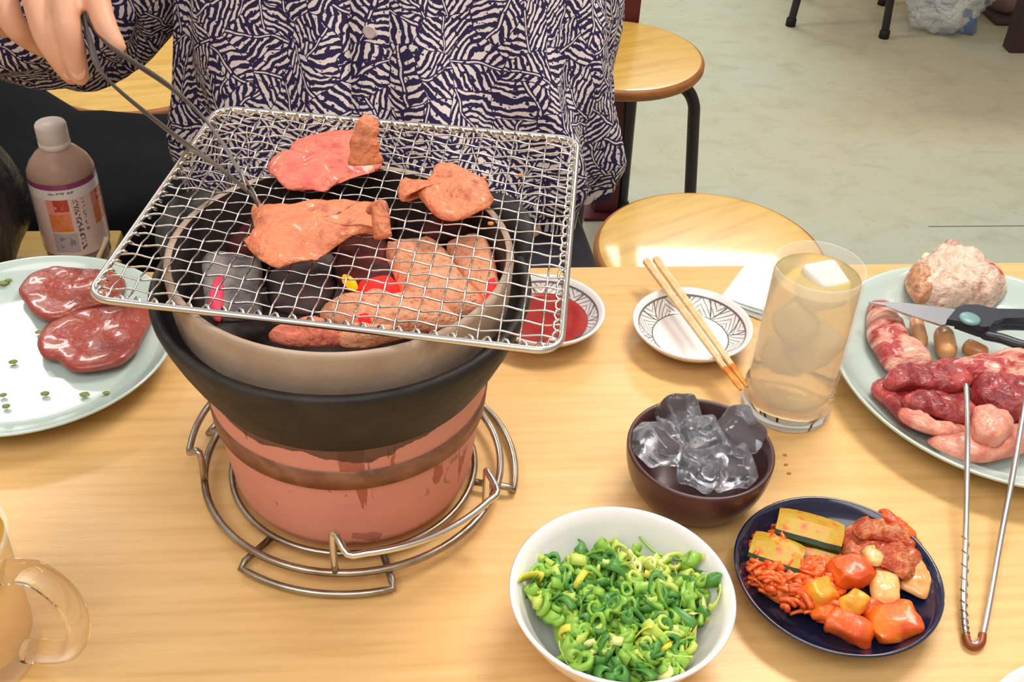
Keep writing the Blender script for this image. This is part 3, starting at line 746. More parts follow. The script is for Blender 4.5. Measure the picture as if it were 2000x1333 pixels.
# scallion bowl
SB = V(.1228, .4325, TZ); SBR = .0678
tag(obj('scallion_bowl', lathe(dish_prof(SBR, .0475, .032, .0035, well=.034, wz=.007), 96), WHITE, loc=SB), 'white bowl heaped with chopped green scallions', 'bowl')
GREENS = [M('scallion_pale', S(226, 230, 150), .35, sss=.1), M('scallion_light', S(194, 214, 98), .35, sss=.1), M('scallion_mid', S(142, 188, 74), .35, sss=.1), M('scallion_dark', S(84, 142, 62), .35), M('scallion_yellow', S(222, 214, 78), .35, sss=.1)]
def ring_mesh(r, w, h, el, seed, cut=0, n=12):
    vs, fs = [], []
    m = n-cut
    for i in range(m):
        a = 2*pi*i/n; k = 1+.12*sin(2*a+seed)+.08*sin(3*a+2*seed)
        for rr, z in ((r*k, 0), (r*k, h), ((r-w)*k, h), ((r-w)*k, 0)):
            vs.append(V(rr*cos(a), rr*sin(a)*el, z-h/2+.15*h*sin(a+seed)))
    for i in range(m if not cut else m-1):
        j = (i+1) % m
        for q in range(4): fs.append((i*4+q, i*4+(q+1) % 4, j*4+(q+1) % 4, j*4+q))
    if cut: fs += [(0, 1, 2, 3), ((m-1)*4+3, (m-1)*4+2, (m-1)*4+1, (m-1)*4)]
    return vs, fs
VARS = [(.0052, .0022, .0050, .85, 1, 0), (.0070, .0026, .0042, .8, 2, 0), (.0044, .0020, .0080, .9, 3, 0), (.0080, .0022, .0052, .7, 4, 4), (.0060, .0024, .0070, .6, 5, 0), (.0092, .0020, .0075, .4, 6, 5), (.0046, .0032, .0030, .95, 7, 0), (.0076, .0036, .0032, .85, 8, 0), (.0105, .0007, .0065, .45, 9, 6), (.0120, .0008, .0045, .35, 10, 7)]
R2 = random.Random(11)
def heap(R, zt, zb, n):
    out = []
    for _ in range(n):
        r = R*sqrt(R2.random()); a = R2.random()*2*pi
        p = V(r*cos(a), r*sin(a), 0); k = 1+.16*sin(3*a+.6)+.10*sin(5*a)
        p *= min(k, 1.12)
        p.z = zt-(zt-zb)*(r/R)**2+.0035*nz(p, 60, 3)
        out.append(p)
    return out
MESH = {}
SG = 'chopped scallion rings in the white bowl'
for k, p in enumerate(heap(.0515, .0395, .0325, 296)):
    vi = R2.randrange(len(VARS)); dk = nz(p, 28, 8)
    mi = R2.choice([0, 0, 1, 1, 2]) if dk > .12 else R2.choice([1, 1, 2, 2, 3, 3, 0]) if dk > -.15 else R2.choice([2, 2, 3, 3, 1])
    if R2.random() < .04: mi = 4
    p = p+V(.001, -.002, 0)+V(0, 0, R2.uniform(-.002, .0035)); p.z = max(p.z, in_z(p.xy.length+.004, SBR, .0475, .034)+.0055)
    if (vi, mi) not in MESH:
        o = obj('scallion_ring', ring_mesh(*VARS[vi]), GREENS[mi]); MESH[(vi, mi)] = o.data; first = True
    else:
        o = bpy.data.objects.new('scallion_ring', MESH[(vi, mi)]); COL.objects.link(o)
    o.location = SB+p; o.rotation_euler = (R2.gauss(0, .6), R2.gauss(0, .6), R2.random()*6.3)
    tag(o, 'chopped green scallion ring in the heap in the white bowl', 'scallion', SG)
und = []
for p in heap(.046, .033, .025, 420):
    p = p+V(.001, -.002, 0); p.z = max(p.z, in_z(p.xy.length+.004, SBR, .0475, .034)+.005)
    v = VARS[R2.randrange(len(VARS))]
    mt = Matrix.Translation(p) @ Matrix.Rotation(R2.random()*6.3, 4, 'Z') @ Matrix.Rotation(R2.gauss(0, .5), 4, 'X')
    und.append(xf(ring_mesh(*v), mt))
o = obj('scallion_underlayer', join(*und), GREENS[2], loc=SB); tag(o, 'mass of chopped scallions underneath the heap in the white bowl', 'scallion', SG, 'stuff')
core = obj('scallion_core', ([V(v.x, v.y, max(v.z+.024, in_z(V(v.x+.002, v.y-.004).length if False else sqrt(v.x**2+v.y**2), SBR, .0475, .034)+.001)) for v in blob(.044, .044, .0075, .12, 2, 3, 3)[0]], blob(.044, .044, .0075, .12, 2, 3, 3)[1]), GREENS[2], o, loc=(.002, -.003, 0)); core['kind'] = 'stuff'
STR = [((1100, 1095), (1075, 1105), (1050, 1122)), ((1250, 1045), (1275, 1072), (1305, 1085)), ((1280, 1086), (1310, 1088), (1342, 1093)), ((1195, 1145), (1220, 1150), (1250, 1149)), ((1130, 1050), (1140, 1058), (1145, 1072)), ((1370, 1170), (1372, 1190), (1368, 1215)), ((1045, 1135), (1040, 1160), (1048, 1185))]
for i, q in enumerate(STR):
    pts = []
    for x, y in q:
        p = at(x, y, TZ+.038); r = (p-SB).xy.length; pts.append(V(p.x, p.y, TZ+max(.036, in_z(r, SBR, .0475, .034)+.0022)))
    o = obj('scallion_shred', sub(tube(spline(pts, 4), .0009 if i not in (5,) else .0018, 5), pts[0]), GREENS[2 if i % 2 else 3], loc=pts[0])
    tag(o, 'thin green scallion shred curling at the edge of the heap in the white bowl', 'scallion', 'scallion shreds in the white bowl')

# kimchi plate
KP = V(.2722, .4635, TZ); KR = .0668
tag(obj('kimchi_plate', lathe(dish_prof(KR, .020, .040, .003, well=.046, wz=.006), 96), NAVYC, loc=KP), 'round black glazed plate holding assorted kimchi', 'plate')
KO = lambda x, y, z: at(1420+x/4.1667, 960+y/4.1667, TZ+z)
CUF = M('kimchi_cucumber_flesh', S(196, 166, 40), .26, c2=S(220, 92, 28), c3=S(210, 160, 44), scale=130, detail=7, lo=.36, hi=.66, coat=.4, bump=.5, bscale=260)
CUS = M('cucumber_skin', S(48, 70, 20), .25, c2=S(30, 48, 18), scale=40, coat=.4)
def wedge(a, b, w, h, label, roll=0.0, seed=0):
    A, B = KO(*a), KO(*b); t = thing('cucumber_stick', A, label, 'cucumber', 'kimchi cucumber sticks')
    d = B-A; L = d.length; d.normalize(); side = d.cross(V(0, 0, 1)); side.normalize(); up = side.cross(d)
    def sec(pts, shr=.0):
        vs, fs = [], []; n = 9
        for i in range(n):
            s = i/(n-1); k = 1-.12*abs(2*s-1)**4
            for y, z in pts:
                vs.append(d*(L*s)+side*(y*k*w)+up*(z*k*h)+V(0, 0, .0008*nz(d*(L*s), 90, seed)))
        m = len(pts)
        for i in range(n-1):
            for q in range(m): fs.append((i*m+q, i*m+(q+1) % m, (i+1)*m+(q+1) % m, (i+1)*m+q))
        fs += [tuple(range(m))[::-1], tuple((n-1)*m+q for q in range(m))]
        return vs, fs
    obj('flesh', sec([(-.48, .5), (.1, .95), (.48, .55), (.44, .2), (0, .05), (-.42, .15)]), CUF, t, sharp=35)
    obj('skin', sec([(.44, .60), (.56, .5), (.52, .12), (.3, -.06), (0, -.12), (-.3, -.06), (-.3, .06), (0, .02), (.36, .16)]), CUS, t, sharp=45)
wedge((395, 285, .012), (925, 430, .012), .027, .016, 'cucumber stick with orange yellow flesh at the back of the kimchi plate', seed=1)
wedge((190, 470, .011), (600, 610, .011), .027, .015, 'yellow green cucumber stick at the left of the kimchi plate', seed=2)
wedge((480, 480, .008), (910, 585, .008), .012, .009, 'dark green cucumber stick between the other two', seed=3)
RAD = [M('kimchi_radish_yellow', S(244, 176, 54), .32, c2=S(236, 120, 30), scale=70, detail=7, coat=.2, bump=.5, bscale=130), M('kimchi_radish_orange', S(240, 126, 34), .32, c2=S(220, 78, 20), scale=70, detail=7, coat=.2, bump=.5, bscale=130), M('kimchi_radish_red', S(228, 104, 34), .32, c2=S(204, 70, 22), scale=70, detail=7, coat=.2, bump=.5, bscale=130)]
for i, (x, y, z, sx, sy, sz, rz, mi, lb) in enumerate((
        (770, 820, .020, .0135, .0125, .010, .4, 0, 'yellow radish cube in the middle of the kimchi plate'),
        (1040, 915, .019, .0135, .0105, .010, .3, 0, 'yellow radish cube right of the other yellow one'),
        (800, 985, .014, .015, .011, .009, -.3, 1, 'orange radish cube at the front left of the kimchi plate'),
        (1360, 1065, .015, .023, .018, .010, .1, 1, 'largest round orange radish piece at the front right of the kimchi plate'),
        (1000, 1110, .012, .023, .013, .009, -.5, 2, 'red orange radish piece at the very front of the kimchi plate'),
        (1000, 660, .019, .020, .016, .012, .2, 2, 'red orange radish piece next to the cabbage'),
        (1210, 960, .012, .014, .011, .009, .2, 2, 'red radish piece half hidden between the yellow cube and the round piece'))):
    sx, sy, sz = sx*1.4, sy*1.4, sz*1.25
    q = rbox(sx, sy, sz, min(sx, sy, sz)*.46, 5); q = ([v+V(nz(v, 130, i+40), nz(v, 130, i+43), nz(v, 130, i+46))*.0030 for v in q[0]], q[1])
    o = obj('radish_cube', q, RAD[mi], loc=KO(x, y, z)); o.rotation_euler = (.2*sin(i*2), .2*cos(i*3), rz)
    tag(o, lb, 'radish', 'kimchi radish pieces')
cb = thing('kimchi_cabbage', KO(1280, 560, .008), 'folded piece of red orange cabbage kimchi at the right of the black plate', 'cabbage'); cc = cb.location.copy()
CAB = M('kimchi_cabbage_leaf', S(192, 72, 36), .34, c2=S(230, 158, 104), c3=S(200, 88, 46), scale=34, detail=8, stretch=(1, 3.2, 1), lo=.3, hi=.72, coat=.4, bump=.9, bscale=220, bdist=.003, dist=1.0)
CREAM = M('kimchi_cabbage_stem', S(240, 206, 136), .25, c2=S(232, 150, 80), scale=34, coat=.5, bump=.3, bscale=90)
def leaf(pts, z, th, mat, seed, **kw):
    ol = [KO(x, y, z)-cc for x, y in pts]; obj('leaf', patty(ol, None, th, seed=seed, **kw), mat, cb)
leaf([(920, 400), (1000, 280), (1150, 230), (1300, 240), (1450, 310), (1560, 420), (1620, 560), (1600, 720), (1450, 800), (1250, 800), (1150, 700), (1080, 600), (940, 540)], .009, .012, CAB, 51, bump=.005, bs=130, wave=.003, jag=.002)
leaf([(1020, 300), (1150, 250), (1330, 290), (1470, 370), (1520, 470), (1380, 450), (1220, 400), (1080, 400)], .019, .006, CAB, 56, bump=.004, bs=150, wave=.002, jag=.002)
leaf([(1180, 470), (1330, 450), (1480, 520), (1530, 650), (1450, 720), (1330, 650), (1220, 590)], .020, .005, CAB, 57, bump=.004, bs=150, wave=.002, jag=.002)
leaf([(1230, 165), (1310, 190), (1440, 270), (1540, 380), (1480, 400), (1330, 300), (1250, 240)], .018, .006, MATS['kimchi_radish_red'], 52, bump=.002, bs=140)
leaf([(1430, 700), (1520, 560), (1600, 480), (1660, 600), (1690, 700), (1650, 820), (1605, 885), (1480, 830), (1400, 780)], .012, .006, CREAM, 53, bump=.0015, bs=110)
leaf([(1160, 700), (1250, 670), (1380, 720), (1400, 850), (1380, 920), (1190, 900)], .016, .008, CREAM, 54, bump=.0015, bs=110)
leaf([(1100, 490), (1190, 460), (1270, 530), (1250, 610), (1150, 600)], .020, .006, CREAM, 55, bump=.0015, bs=110)
shs = []
R3 = random.Random(5)
for i in range(330):
    x = R3.uniform(150, 900); y = 620+R3.gauss(0, 85)+(x-150)*.34
    if i % 5 == 0: x, y = R3.uniform(180, 480), R3.uniform(370, 440)+ (R3.random()*60)
    if i % 7 == 0: x, y = R3.uniform(420, 800), 270+ (R3.uniform(0, 380)*.3)
    p = KO(x, y, R3.uniform(.010, .019)); a = R3.gauss(-.35, .6); L = R3.uniform(.006, .016)
    r_ = (p-KP).xy.length
    if r_ > .054: continue
    dv = V(cos(a), sin(a), R3.uniform(-.2, .2))
    shs.append(tube(spline([p-dv*L/2, p+V(0, 0, R3.uniform(0, .003)), p+dv*L/2+V(R3.uniform(-.003, .003), R3.uniform(-.003, .003), -.001)], 3), R3.uniform(.0011, .0024), 6))
o = obj('kimchi_shreds', sub(join(*shs), KP), M('kimchi_shred', S(222, 82, 26), .3, c2=S(238, 112, 44), scale=120, coat=.4), loc=KP); tag(o, 'red orange shredded kimchi strewn across the left of the black plate', 'kimchi', None, 'stuff')
for i, (x, y) in enumerate(((1585, 880/2.248+60), )): pass

pm = obj('kimchi_paste', sub(patty([KO(x, y, .0065) for x, y in ((150, 600), (300, 560), (560, 590), (860, 560), (950, 680), (800, 800), (900, 960), (640, 930), (420, 930), (260, 820), (160, 700))], None, .010, .0035, 150, .002, 60, 64, 12, 77, None, .3, .003), KP), M('kimchi_paste', S(224, 92, 30), .34, c2=S(196, 60, 20), c3=S(234, 124, 50), scale=120, detail=8, coat=.3, bump=.9, bscale=300, bdist=.003), o)

# ------------------------------------------------------------------ right platter
PP = V(.4665, .6645, TZ); PRX, PRY = .131, .141
pv = lathe(dish_prof(1.0, .024, .62, .03, well=.70, wz=.006), 96)
pv = ([V(v.x*PRX, v.y*PRY, v.z) for v in pv[0]], pv[1])
tag(obj('platter', pv, WHITEB, loc=PP), 'large pale blue white plate of assorted raw meats at the right edge', 'plate')
def raw_mat(name, red, fat, sc, lo, hi, st=(1, 1, 1)):
    return M(name, red, .32, c2=fat, scale=sc, detail=8, lo=lo, hi=hi, stretch=st, bump=.8, bscale=190, bdist=.003, coat=.25, sss=.04, dist=.8)
RAW = raw_mat('raw_beef', S(132, 28, 34), S(190, 76, 72), 60, .42, .72)
RAWF = raw_mat('raw_beef_with_fat', S(176, 56, 56), S(234, 178, 154), 36, .42, .6, (1, 2.2, 1))
FAT = raw_mat('raw_fat', S(228, 154, 130), S(196, 88, 78), 44, .42, .7)
PZ = TZ+.008
PG = 'raw meats on the right plate'
slab('raw_meat', [(255, 400), (300, 385), (360, 410), (400, 470), (430, 490), (450, 560), (500, 640), (580, 700), (500, 730), (420, 740), (350, 730), (290, 640), (250, 570), (245, 480)], 1600, 450, 2.665, PZ+.006, .013, RAWF, 'red raw meat strip marbled with white fat, beside the scissor tip', 'raw meat', 61, PG, bump=.003, bs=60, wave=.002)
slab('raw_meat', [(265, 840), (340, 780), (440, 770), (560, 790), (660, 830), (760, 900), (800, 960), (700, 1010), (560, 1050), (470, 1040), (400, 990), (330, 920)], 1600, 450, 2.665, PZ+.006, .011, RAW, 'deep red raw slice at the near left rim of the right plate', 'raw meat', 62, PG, bump=.003, bs=90, wave=.004, ws=45, jag=.002, edge=.6)
slab('raw_meat', [(330, 800), (420, 735), (560, 720), (660, 705), (770, 730), (800, 790), (740, 850), (620, 850), (480, 850), (380, 850)], 1600, 450, 2.665, PZ+.014, .011, RAW, 'deep red raw slice folded over the middle of the right plate', 'raw meat', 69, PG, bump=.003, bs=90, wave=.004, ws=45, jag=.002, edge=.6)
slab('raw_meat', [(430, 880), (520, 860), (640, 880), (760, 900), (810, 960), (760, 1010), (660, 1000), (540, 960), (450, 930)], 1600, 450, 2.665, PZ+.017, .009, RAW, 'glistening dark red raw strip left of the wire tongs', 'raw meat', 70, PG, bump=.003, bs=100, wave=.003, ws=45, jag=.002, edge=.6)
slab('raw_meat', [(410, 960), (480, 945), (620, 1030), (740, 1040), (780, 1070), (680, 1080), (540, 1060), (440, 1010)], 1600, 450, 2.665, PZ+.012, .007, FAT, 'thin orange pink fatty strip along the near rim of the right plate', 'raw meat', 71, PG, bump=.002, bs=100, wave=.002, ws=45, edge=.6)
slab('raw_meat', [(640, 715), (800, 685), (900, 665), (1066, 640), (1200, 670), (1200, 780), (1066, 830), (960, 830), (800, 790), (690, 760)], 1600, 450, 2.665, PZ+.014, .014, RAWF, 'raw meat slice with a thick fat edge below the scissor handles', 'raw meat', 63, PG, bump=.003, bs=60, wave=.002)
slab('raw_meat', [(560, 1105), (620, 1078), (700, 1085), (780, 1105), (900, 1080), (1000, 1050), (1066, 1030), (1150, 1070), (1100, 1150), (960, 1190), (860, 1212), (750, 1205), (640, 1160)], 1600, 450, 2.665, PZ+.007, .010, FAT, 'pale pink fatty raw slice at the near rim of the right plate', 'raw meat', 64, PG, bump=.002, bs=70, wave=.002)
slab('raw_meat', [(780, 965), (840, 940), (920, 970), (990, 1010), (1000, 1060), (930, 1130), (850, 1120), (790, 1080)], 1600, 450, 2.665, PZ+.016, .013, FAT, 'pale raw lump behind the wire tongs on the right plate', 'raw meat', 65, PG, bump=.003, bs=80, wave=.002)
slab('raw_meat', [(800, 800), (950, 800), (1066, 830), (1160, 900), (1120, 1000), (1000, 1010), (900, 960), (820, 930), (780, 870)], 1600, 450, 2.665, PZ+.010, .018, RAW, 'dark red raw meat at the right edge behind the wire tongs', 'raw meat', 66, PG, bump=.005, bs=55, wave=.002)
CHK = M('cooked_skin', S(224, 186, 160), .36, c2=S(158, 92, 62), c3=S(226, 196, 176), scale=30, detail=7, lo=.32, hi=.74, coat=.2, bump=1.0, bscale=110, bdist=.007, dist=1.2)
ck = slab('grilled_chicken', [(700, 430), (760, 310), (850, 260), (930, 200), (1000, 150), (1080, 90), (1200, 95), (1300, 170), (1450, 250), (1600, 345), (1750, 480), (1780, 560), (1700, 640), (1580, 720), (1400, 690), (1250, 700), (1050, 690), (850, 665), (780, 600)], 1640, 480, 5.553, PZ+.004, .026, CHK, 'lumpy pale cooked chicken piece with wrinkled skin at the back of the right plate', 'chicken', 67, bump=.008, bs=60, wave=.004, K=14, jag=.003)
slab('grilled_chicken', [(705, 430), (745, 320), (850, 265), (960, 270), (1010, 380), (1020, 500), (960, 600), (860, 640), (780, 590)], 1640, 480, 5.553, PZ+.012, .016, M('browned_meat', S(176, 118, 84), .36, c2=S(118, 78, 62), c3=S(206, 150, 112), scale=60, detail=7, coat=.25, bump=.8, bscale=160, bdist=.004), 'brown cooked meat lump leaning on the left of the pale chicken piece', 'chicken', 72, bump=.004, bs=90, wave=.002)
slab('raw_meat', [(1480, 230), (1600, 240), (1740, 360), (1790, 460), (1700, 480), (1560, 380)], 1640, 480, 5.553, PZ+.008, .012, RAWF, 'small red raw piece behind the cooked chicken', 'raw meat', 68, PG, bump=.002)
tag(obj('lettuce_scrap', sub(patty(crop([(880, 150), (920, 90), (970, 95), (960, 160), (920, 230), (870, 230)], 1640, 480, 5.553, PZ+.014), None, .002, .002, 90, .004, 50, 32, 5, 3), at(1806, 505, PZ)), M('pale_lettuce', S(206, 222, 170), .5), loc=at(1806, 505, PZ)), 'pale green vegetable scrap behind the cooked chicken', 'vegetable')
SAU = M('grilled_sausage', S(222, 168, 112), .36, c2=S(192, 126, 76), scale=60, coat=.2)
for (a, b_, r, lb) in (((820, 800), (890, 1080), .0062, 'small sausage touching the red marbled strip'), ((1120, 930), (1170, 1190), .0085, 'thick short sausage in the middle of the right plate, below the scissor pivot'), ((1350, 1080), (1590, 1190), .0072, 'sausage lying beneath the scissor handles')):
    A, B = [at(1640+p[0]/5.553, 480+p[1]/5.553, PZ+r) for p in (a, b_)]; d = B-A
    pts = [A+d*s for s in (-.05, -.01, .06, .2, .5, .8, .94, 1.01, 1.05)]; rr = [r*k for k in (.15, .55, .85, 1, 1.02, 1, .85, .55, .15)]
    tag(obj('sausage', sub(tube(pts, rr, 16), A), SAU, loc=A), lb, 'sausage', 'sausages on the right plate')
# scissors
SZ = TZ+.036
sc_ = thing('kitchen_scissors', at(1893, 624, SZ), 'black handled kitchen scissors lying on the raw meat plate', 'scissors'); s0 = sc_.location.copy()
SZP = lambda x, y, dz=0: at(1640+x/5.553, 480+y/5.553, SZ+dz)-s0
def plate_poly(pts, t, dz=0, bev=0):
    lo = [SZP(x, y, dz) for x, y in pts]; n = len(lo); vs = lo+[p+V(0, 0, t) for p in lo]
    return vs, [tuple(range(n))[::-1], tuple(range(n, 2*n))]+[(i, (i+1) % n, n+(i+1) % n, n+i) for i in range(n)]
SCB = M('scissor_blade_steel', (.55, .56, .58, 1), .28, 1)
SCH = M('black_scissor_plastic', S(40, 44, 56), .35, coat=.15)
obj('blade', plate_poly([(315, 632), (600, 640), (1000, 690), (1250, 715), (1330, 790), (1200, 860), (1100, 880), (930, 825), (680, 745), (500, 670)], .0018), SCB, sc_, smooth=False)
obj('blade', plate_poly([(310, 626), (700, 636), (1240, 705), (1300, 740), (1000, 720), (600, 668)], .0016, -.002), SCB, sc_, smooth=False)
obj('handle', plate_poly([(1145, 862), (1250, 735), (1330, 702), (1480, 700), (1640, 742), (2000, 752), (2500, 700), (2500, 800), (2000, 845), (1760, 850), (1660, 882), (1600, 935), (1540, 948), (1380, 902)], .006, .0012), SCH, sc_, smooth=False)
lp = spline([SZP(x, y, -.002) for x, y in ((1570, 960), (1640, 905), (1760, 868), (2000, 870), (2350, 900), (2560, 1000), (2350, 1120), (2000, 1085), (1760, 1010), (1640, 985))], 5, True)
obj('handle', tube(lp, .0042, 10, True), SCH, sc_)
obj('handle_bridge', plate_poly([(1250, 860), (1540, 930), (1700, 960), (1640, 1030), (1480, 985), (1240, 900)], .004, -.003), SCH, sc_, smooth=False)
obj('pivot_cap', xf(lathe([(.0085, 0), (.0085, .0012), (.007, .0022), (0, .0026)], 32), Matrix.Translation(SZP(1408, 800, .0072))), M('pivot_cap', S(110, 150, 150), .35), sc_)

# wire tongs leaning on the plate rim
wt = thing('wire_tongs', at(1897, 1256, TZ+.003), 'thin V shaped steel wire tongs leaning onto the raw meat plate', 'tongs'); w0 = wt.location.copy()
la = [(1903, 1262, .0035), (1887, 1245, .004), (1882, 1180, .008), (1886, 1050, .016), (1889, 900, .028), (1889, 820, .040), (1887, 752, .050)]
ra = [(1903, 1262, .0035), (1918, 1245, .004), (1932, 1180, .008), (1955, 1050, .016), (1978, 930, .028), (1995, 830, .040), (2010, 740, .050)]
for nm, q in (('arm', la), ('arm', ra)):
    pts = [at(x, y, TZ+z)-w0 for x, y, z in q]
    obj(nm, tube(spline(pts, 6), .0021, 8), STEELB, wt)
tw = resample(spline([at(x, y, TZ+z)-w0 for x, y, z in la[1:4]], 8)+[], 2) if False else spline([at(x, y, TZ+z)-w0 for x, y, z in la[1:5]], 30)
tw2 = []
for i, p in enumerate(tw[:62]):
    t = (tw[min(i+1, len(tw)-1)]-tw[max(i-1, 0)]).normalized(); s = t.cross(V(0, 0, 1)).normalized(); u = s.cross(t); a = i*1.1
    tw2.append(p+(s*cos(a)+u*sin(a))*.0022)
obj('grip_coil', tube(tw2, .0007, 5), STEELD, wt)
obj('bend', tube(spline([at(x, y, TZ+z)-w0 for x, y, z in ((1886, 1240, .004), (1890, 1256, .0035), (1903, 1264, .003), (1916, 1256, .0035), (1919, 1240, .004))], 5), .0027, 8), M('rusty_wire', S(140, 78, 50), .45, .4), wt)

# beer mug at the lower left corner and a white plate at the lower right corner
MG = V(-.266, .440, TZ)
mg = thing('beer_mug', MG, 'glass mug of amber drink with a clear handle at the lower left corner', 'mug')
GL = MATS['clear_glass']
obj('glass_wall', lathe([(0, .002), (.034, 0), (.038, .003), (.039, .02), (.041, .098), (.0405, .1), (.0385, .1), (.037, .02), (.033, .014), (0, .013)], 64), MATS['thin_clear_glass'], mg)
obj('drink', lathe([(0, .0132), (.033, .0142), (.0372, .02), (.0384, .094), (0, .094)], 56), M('amber_drink', S(242, 200, 96), .1, trans=.6, ior=1.1), mg)
obj('handle', tube(spline([V(.038, -.012, .088), V(.058, -.016, .090), V(.073, -.02, .072), V(.074, -.02, .045), V(.062, -.017, .024), V(.037, -.012, .018)], 6), .0065, 12, flat=(1, 1.2)), GL, mg)
tag(obj('white_plate', lathe(dish_prof(.07, .02, .04), 72), WHITE, loc=(.385, .3195, TZ)), 'white plate rim barely showing at the lower right corner', 'plate')
for i, (x, y) in enumerate(((1533, 889), (1535, 908), (1541, 925))):
    tag(obj('sauce_drop', blob(.0016, .0011, .0005, .3, 2, i, 2), M('sauce_drop', S(214, 110, 30), .3), loc=at(x, y, TZ+.0004)), ['orange sauce speck on the table right of the ice bowl, the farthest of three', 'orange sauce speck on the table right of the ice bowl, the middle one', 'orange sauce speck on the table right of the ice bowl, the nearest of three'][i], 'speck')

# ------------------------------------------------------------------ person
SKIN = M('skin', S(222, 172, 142), .5, c2=S(206, 146, 116), scale=18, detail=4, lo=.3, hi=.75, sss=.15, bump=.12, bscale=220, bdist=.0006)
def chain(pts, rs, seg=14, k=5):
    P = spline(pts, k); n = len(pts); R_ = []
    for i in range(n-1):
        for j in range(k): R_.append(rs[i]+(rs[i+1]-rs[i])*j/k)
    R_.append(rs[-1])
    out = [tube(P, R_, seg)]
    for p, r in ((P[0], R_[0]), (P[-1], R_[-1])): out.append(xf(blob(r, r, r, 0, 1, 0, 2), Matrix.Translation(p)))
    return join(*out)
def ell(c, r): return xf(blob(r[0], r[1], r[2], 0, 1, 0, 3), Matrix.Translation(c))
# right hand (image left) gripping the tongs, wrist above the frame
H = lambda x, y, d: atd(x, y, d)
wrist = H(0, -190, .95)
hand = [
    chain([H(120, -75, .862), H(126, -10, .846), H(134, 55, .842), H(146, 112, .850), H(156, 150, .858)], [.0108, .0102, .0098, .0092, .0074]),      # index
    chain([H(62, -75, .872), H(70, -5, .852), H(92, 70, .850), H(122, 122, .862), H(141, 150, .872)], [.0112, .0108, .0104, .0092, .0072]),          # middle
    chain([H(0, -70, .882), H(10, 0, .864), H(28, 50, .866), H(62, 80, .884), H(95, 100, .900)], [.0108, .0104, .0100, .0088, .0070]),               # ring
    chain([H(-50, -60, .898), H(-45, 0, .886), H(-25, 40, .892), H(10, 60, .908)], [.0094, .0088, .0082, .0064]),                                    # little finger
    chain([H(160, -150, .892), H(184, -70, .868), H(190, -5, .850), H(206, 50, .842), H(232, 92, .842)], [.0135, .0118, .0100, .0090, .0062]),       # thumb
    chain([wrist, H(60, -140, .905), H(120, -75, .862)], [.024, .018, .0125]),
    chain([wrist, H(20, -130, .91), H(62, -75, .872)], [.024, .019, .0130]),
    chain([wrist, H(-20, -130, .915), H(0, -70, .882)], [.024, .018, .0125]),
    chain([wrist, H(-50, -130, .925), H(-50, -60, .898)], [.022, .016, .0110]),
    chain([wrist, H(90, -180, .91), H(160, -150, .892)], [.022, .020, .0145]),
]
elbowR = V(-.315, 1.165, .81); shR = V(-.185, 1.20, 1.005); shL = V(.16, 1.20, 1.005); elbowL = V(.168, 1.17, .76); wristL = V(.11, 1.0, .625)
body_parts = hand+[
    chain([shR, shR.lerp(elbowR, .5), elbowR], [.048, .044, .036]), chain([elbowR, elbowR.lerp(wrist, .35), wrist], [.037, .036, .025]),
    chain([shL, shL.lerp(elbowL, .5), elbowL], [.048, .044, .036]), chain([elbowL, elbowL.lerp(wristL, .4), wristL], [.037, .036, .024]),
    ell(wristL+V(-.03, -.055, -.012), (.038, .05, .016)),
    chain([V(0, 1.19, .52), V(0, 1.17, .70), V(0, 1.18, .86), V(0, 1.195, .98)], [.125, .115, .125, .10]),
    chain([shR, V(-.06, 1.205, 1.04), V(.06, 1.205, 1.04), shL], [.048, .06, .06, .048]),
    chain([V(0, 1.205, 1.02), V(0, 1.18, 1.12), V(0, 1.17, 1.18)], [.062, .052, .055]),
    ell(V(0, 1.16, 1.26), (.074, .092, .112)), ell(V(0, 1.125, 1.20), (.052, .055, .055)),
    ell(V(0, 1.066, 1.245), (.011, .014, .020)), ell(V(-.074, 1.165, 1.25), (.010, .02, .03)), ell(V(.074, 1.165, 1.25), (.010, .02, .03)),
]
for s in (-1, 1):
    body_parts += [chain([V(.09*s, 1.2, .53), V(.12*s, .98, .545), V(.135*s, .74, .535)], [.088, .076, .058]),
                   chain([V(.135*s, .74, .535), V(.135*s, .76, .32), V(.135*s, .78, .09)], [.056, .05, .036]),
                   chain([V(.135*s, .80, .05), V(.14*s, .70, .035), V(.145*s, .62, .025)], [.036, .032, .02])]
tmp = obj('tmp', join(*body_parts), SKIN)
rm = tmp.modifiers.new('r', 'REMESH'); rm.mode = 'VOXEL'; rm.voxel_size = .0028
sm_ = tmp.modifiers.new('s', 'SMOOTH'); sm_.iterations = 4; sm_.factor = .5
dg = bpy.context.evaluated_depsgraph_get(); me = bpy.data.meshes.new_from_object(tmp.evaluated_get(dg))
bpy.data.objects.remove(tmp)
for p in me.polygons: p.use_smooth = True
if not me.materials: me.materials.append(SKIN)
person = bpy.data.objects.new('person', me); COL.objects.link(person)
tag(person, 'seated person in a navy and white patterned shirt holding tongs over the net', 'person')
NAIL = M('fingernail', S(226, 164, 146), .2, coat=.4)
def nail(c, r, d, w, l):
    a = (CAM-c).normalized(); a = (a-d*a.dot(d)).normalized(); b = a.cross(d)
    m = Matrix((b, d, a)).transposed().to_4x4(); m.translation = c+a*r
    return xf(blob(w, l, .0012, 0, 1, 0, 2), m)
for q, w, l in (((H(152, 138, .856), H(157, 156, .859)), .0058, .0068), ((H(132, 138, .867), H(143, 154, .873)), .0052, .006)):
    d = (q[1]-q[0]).normalized(); obj('fingernail', nail(q[0], .0071, d, w, l), NAIL, person)

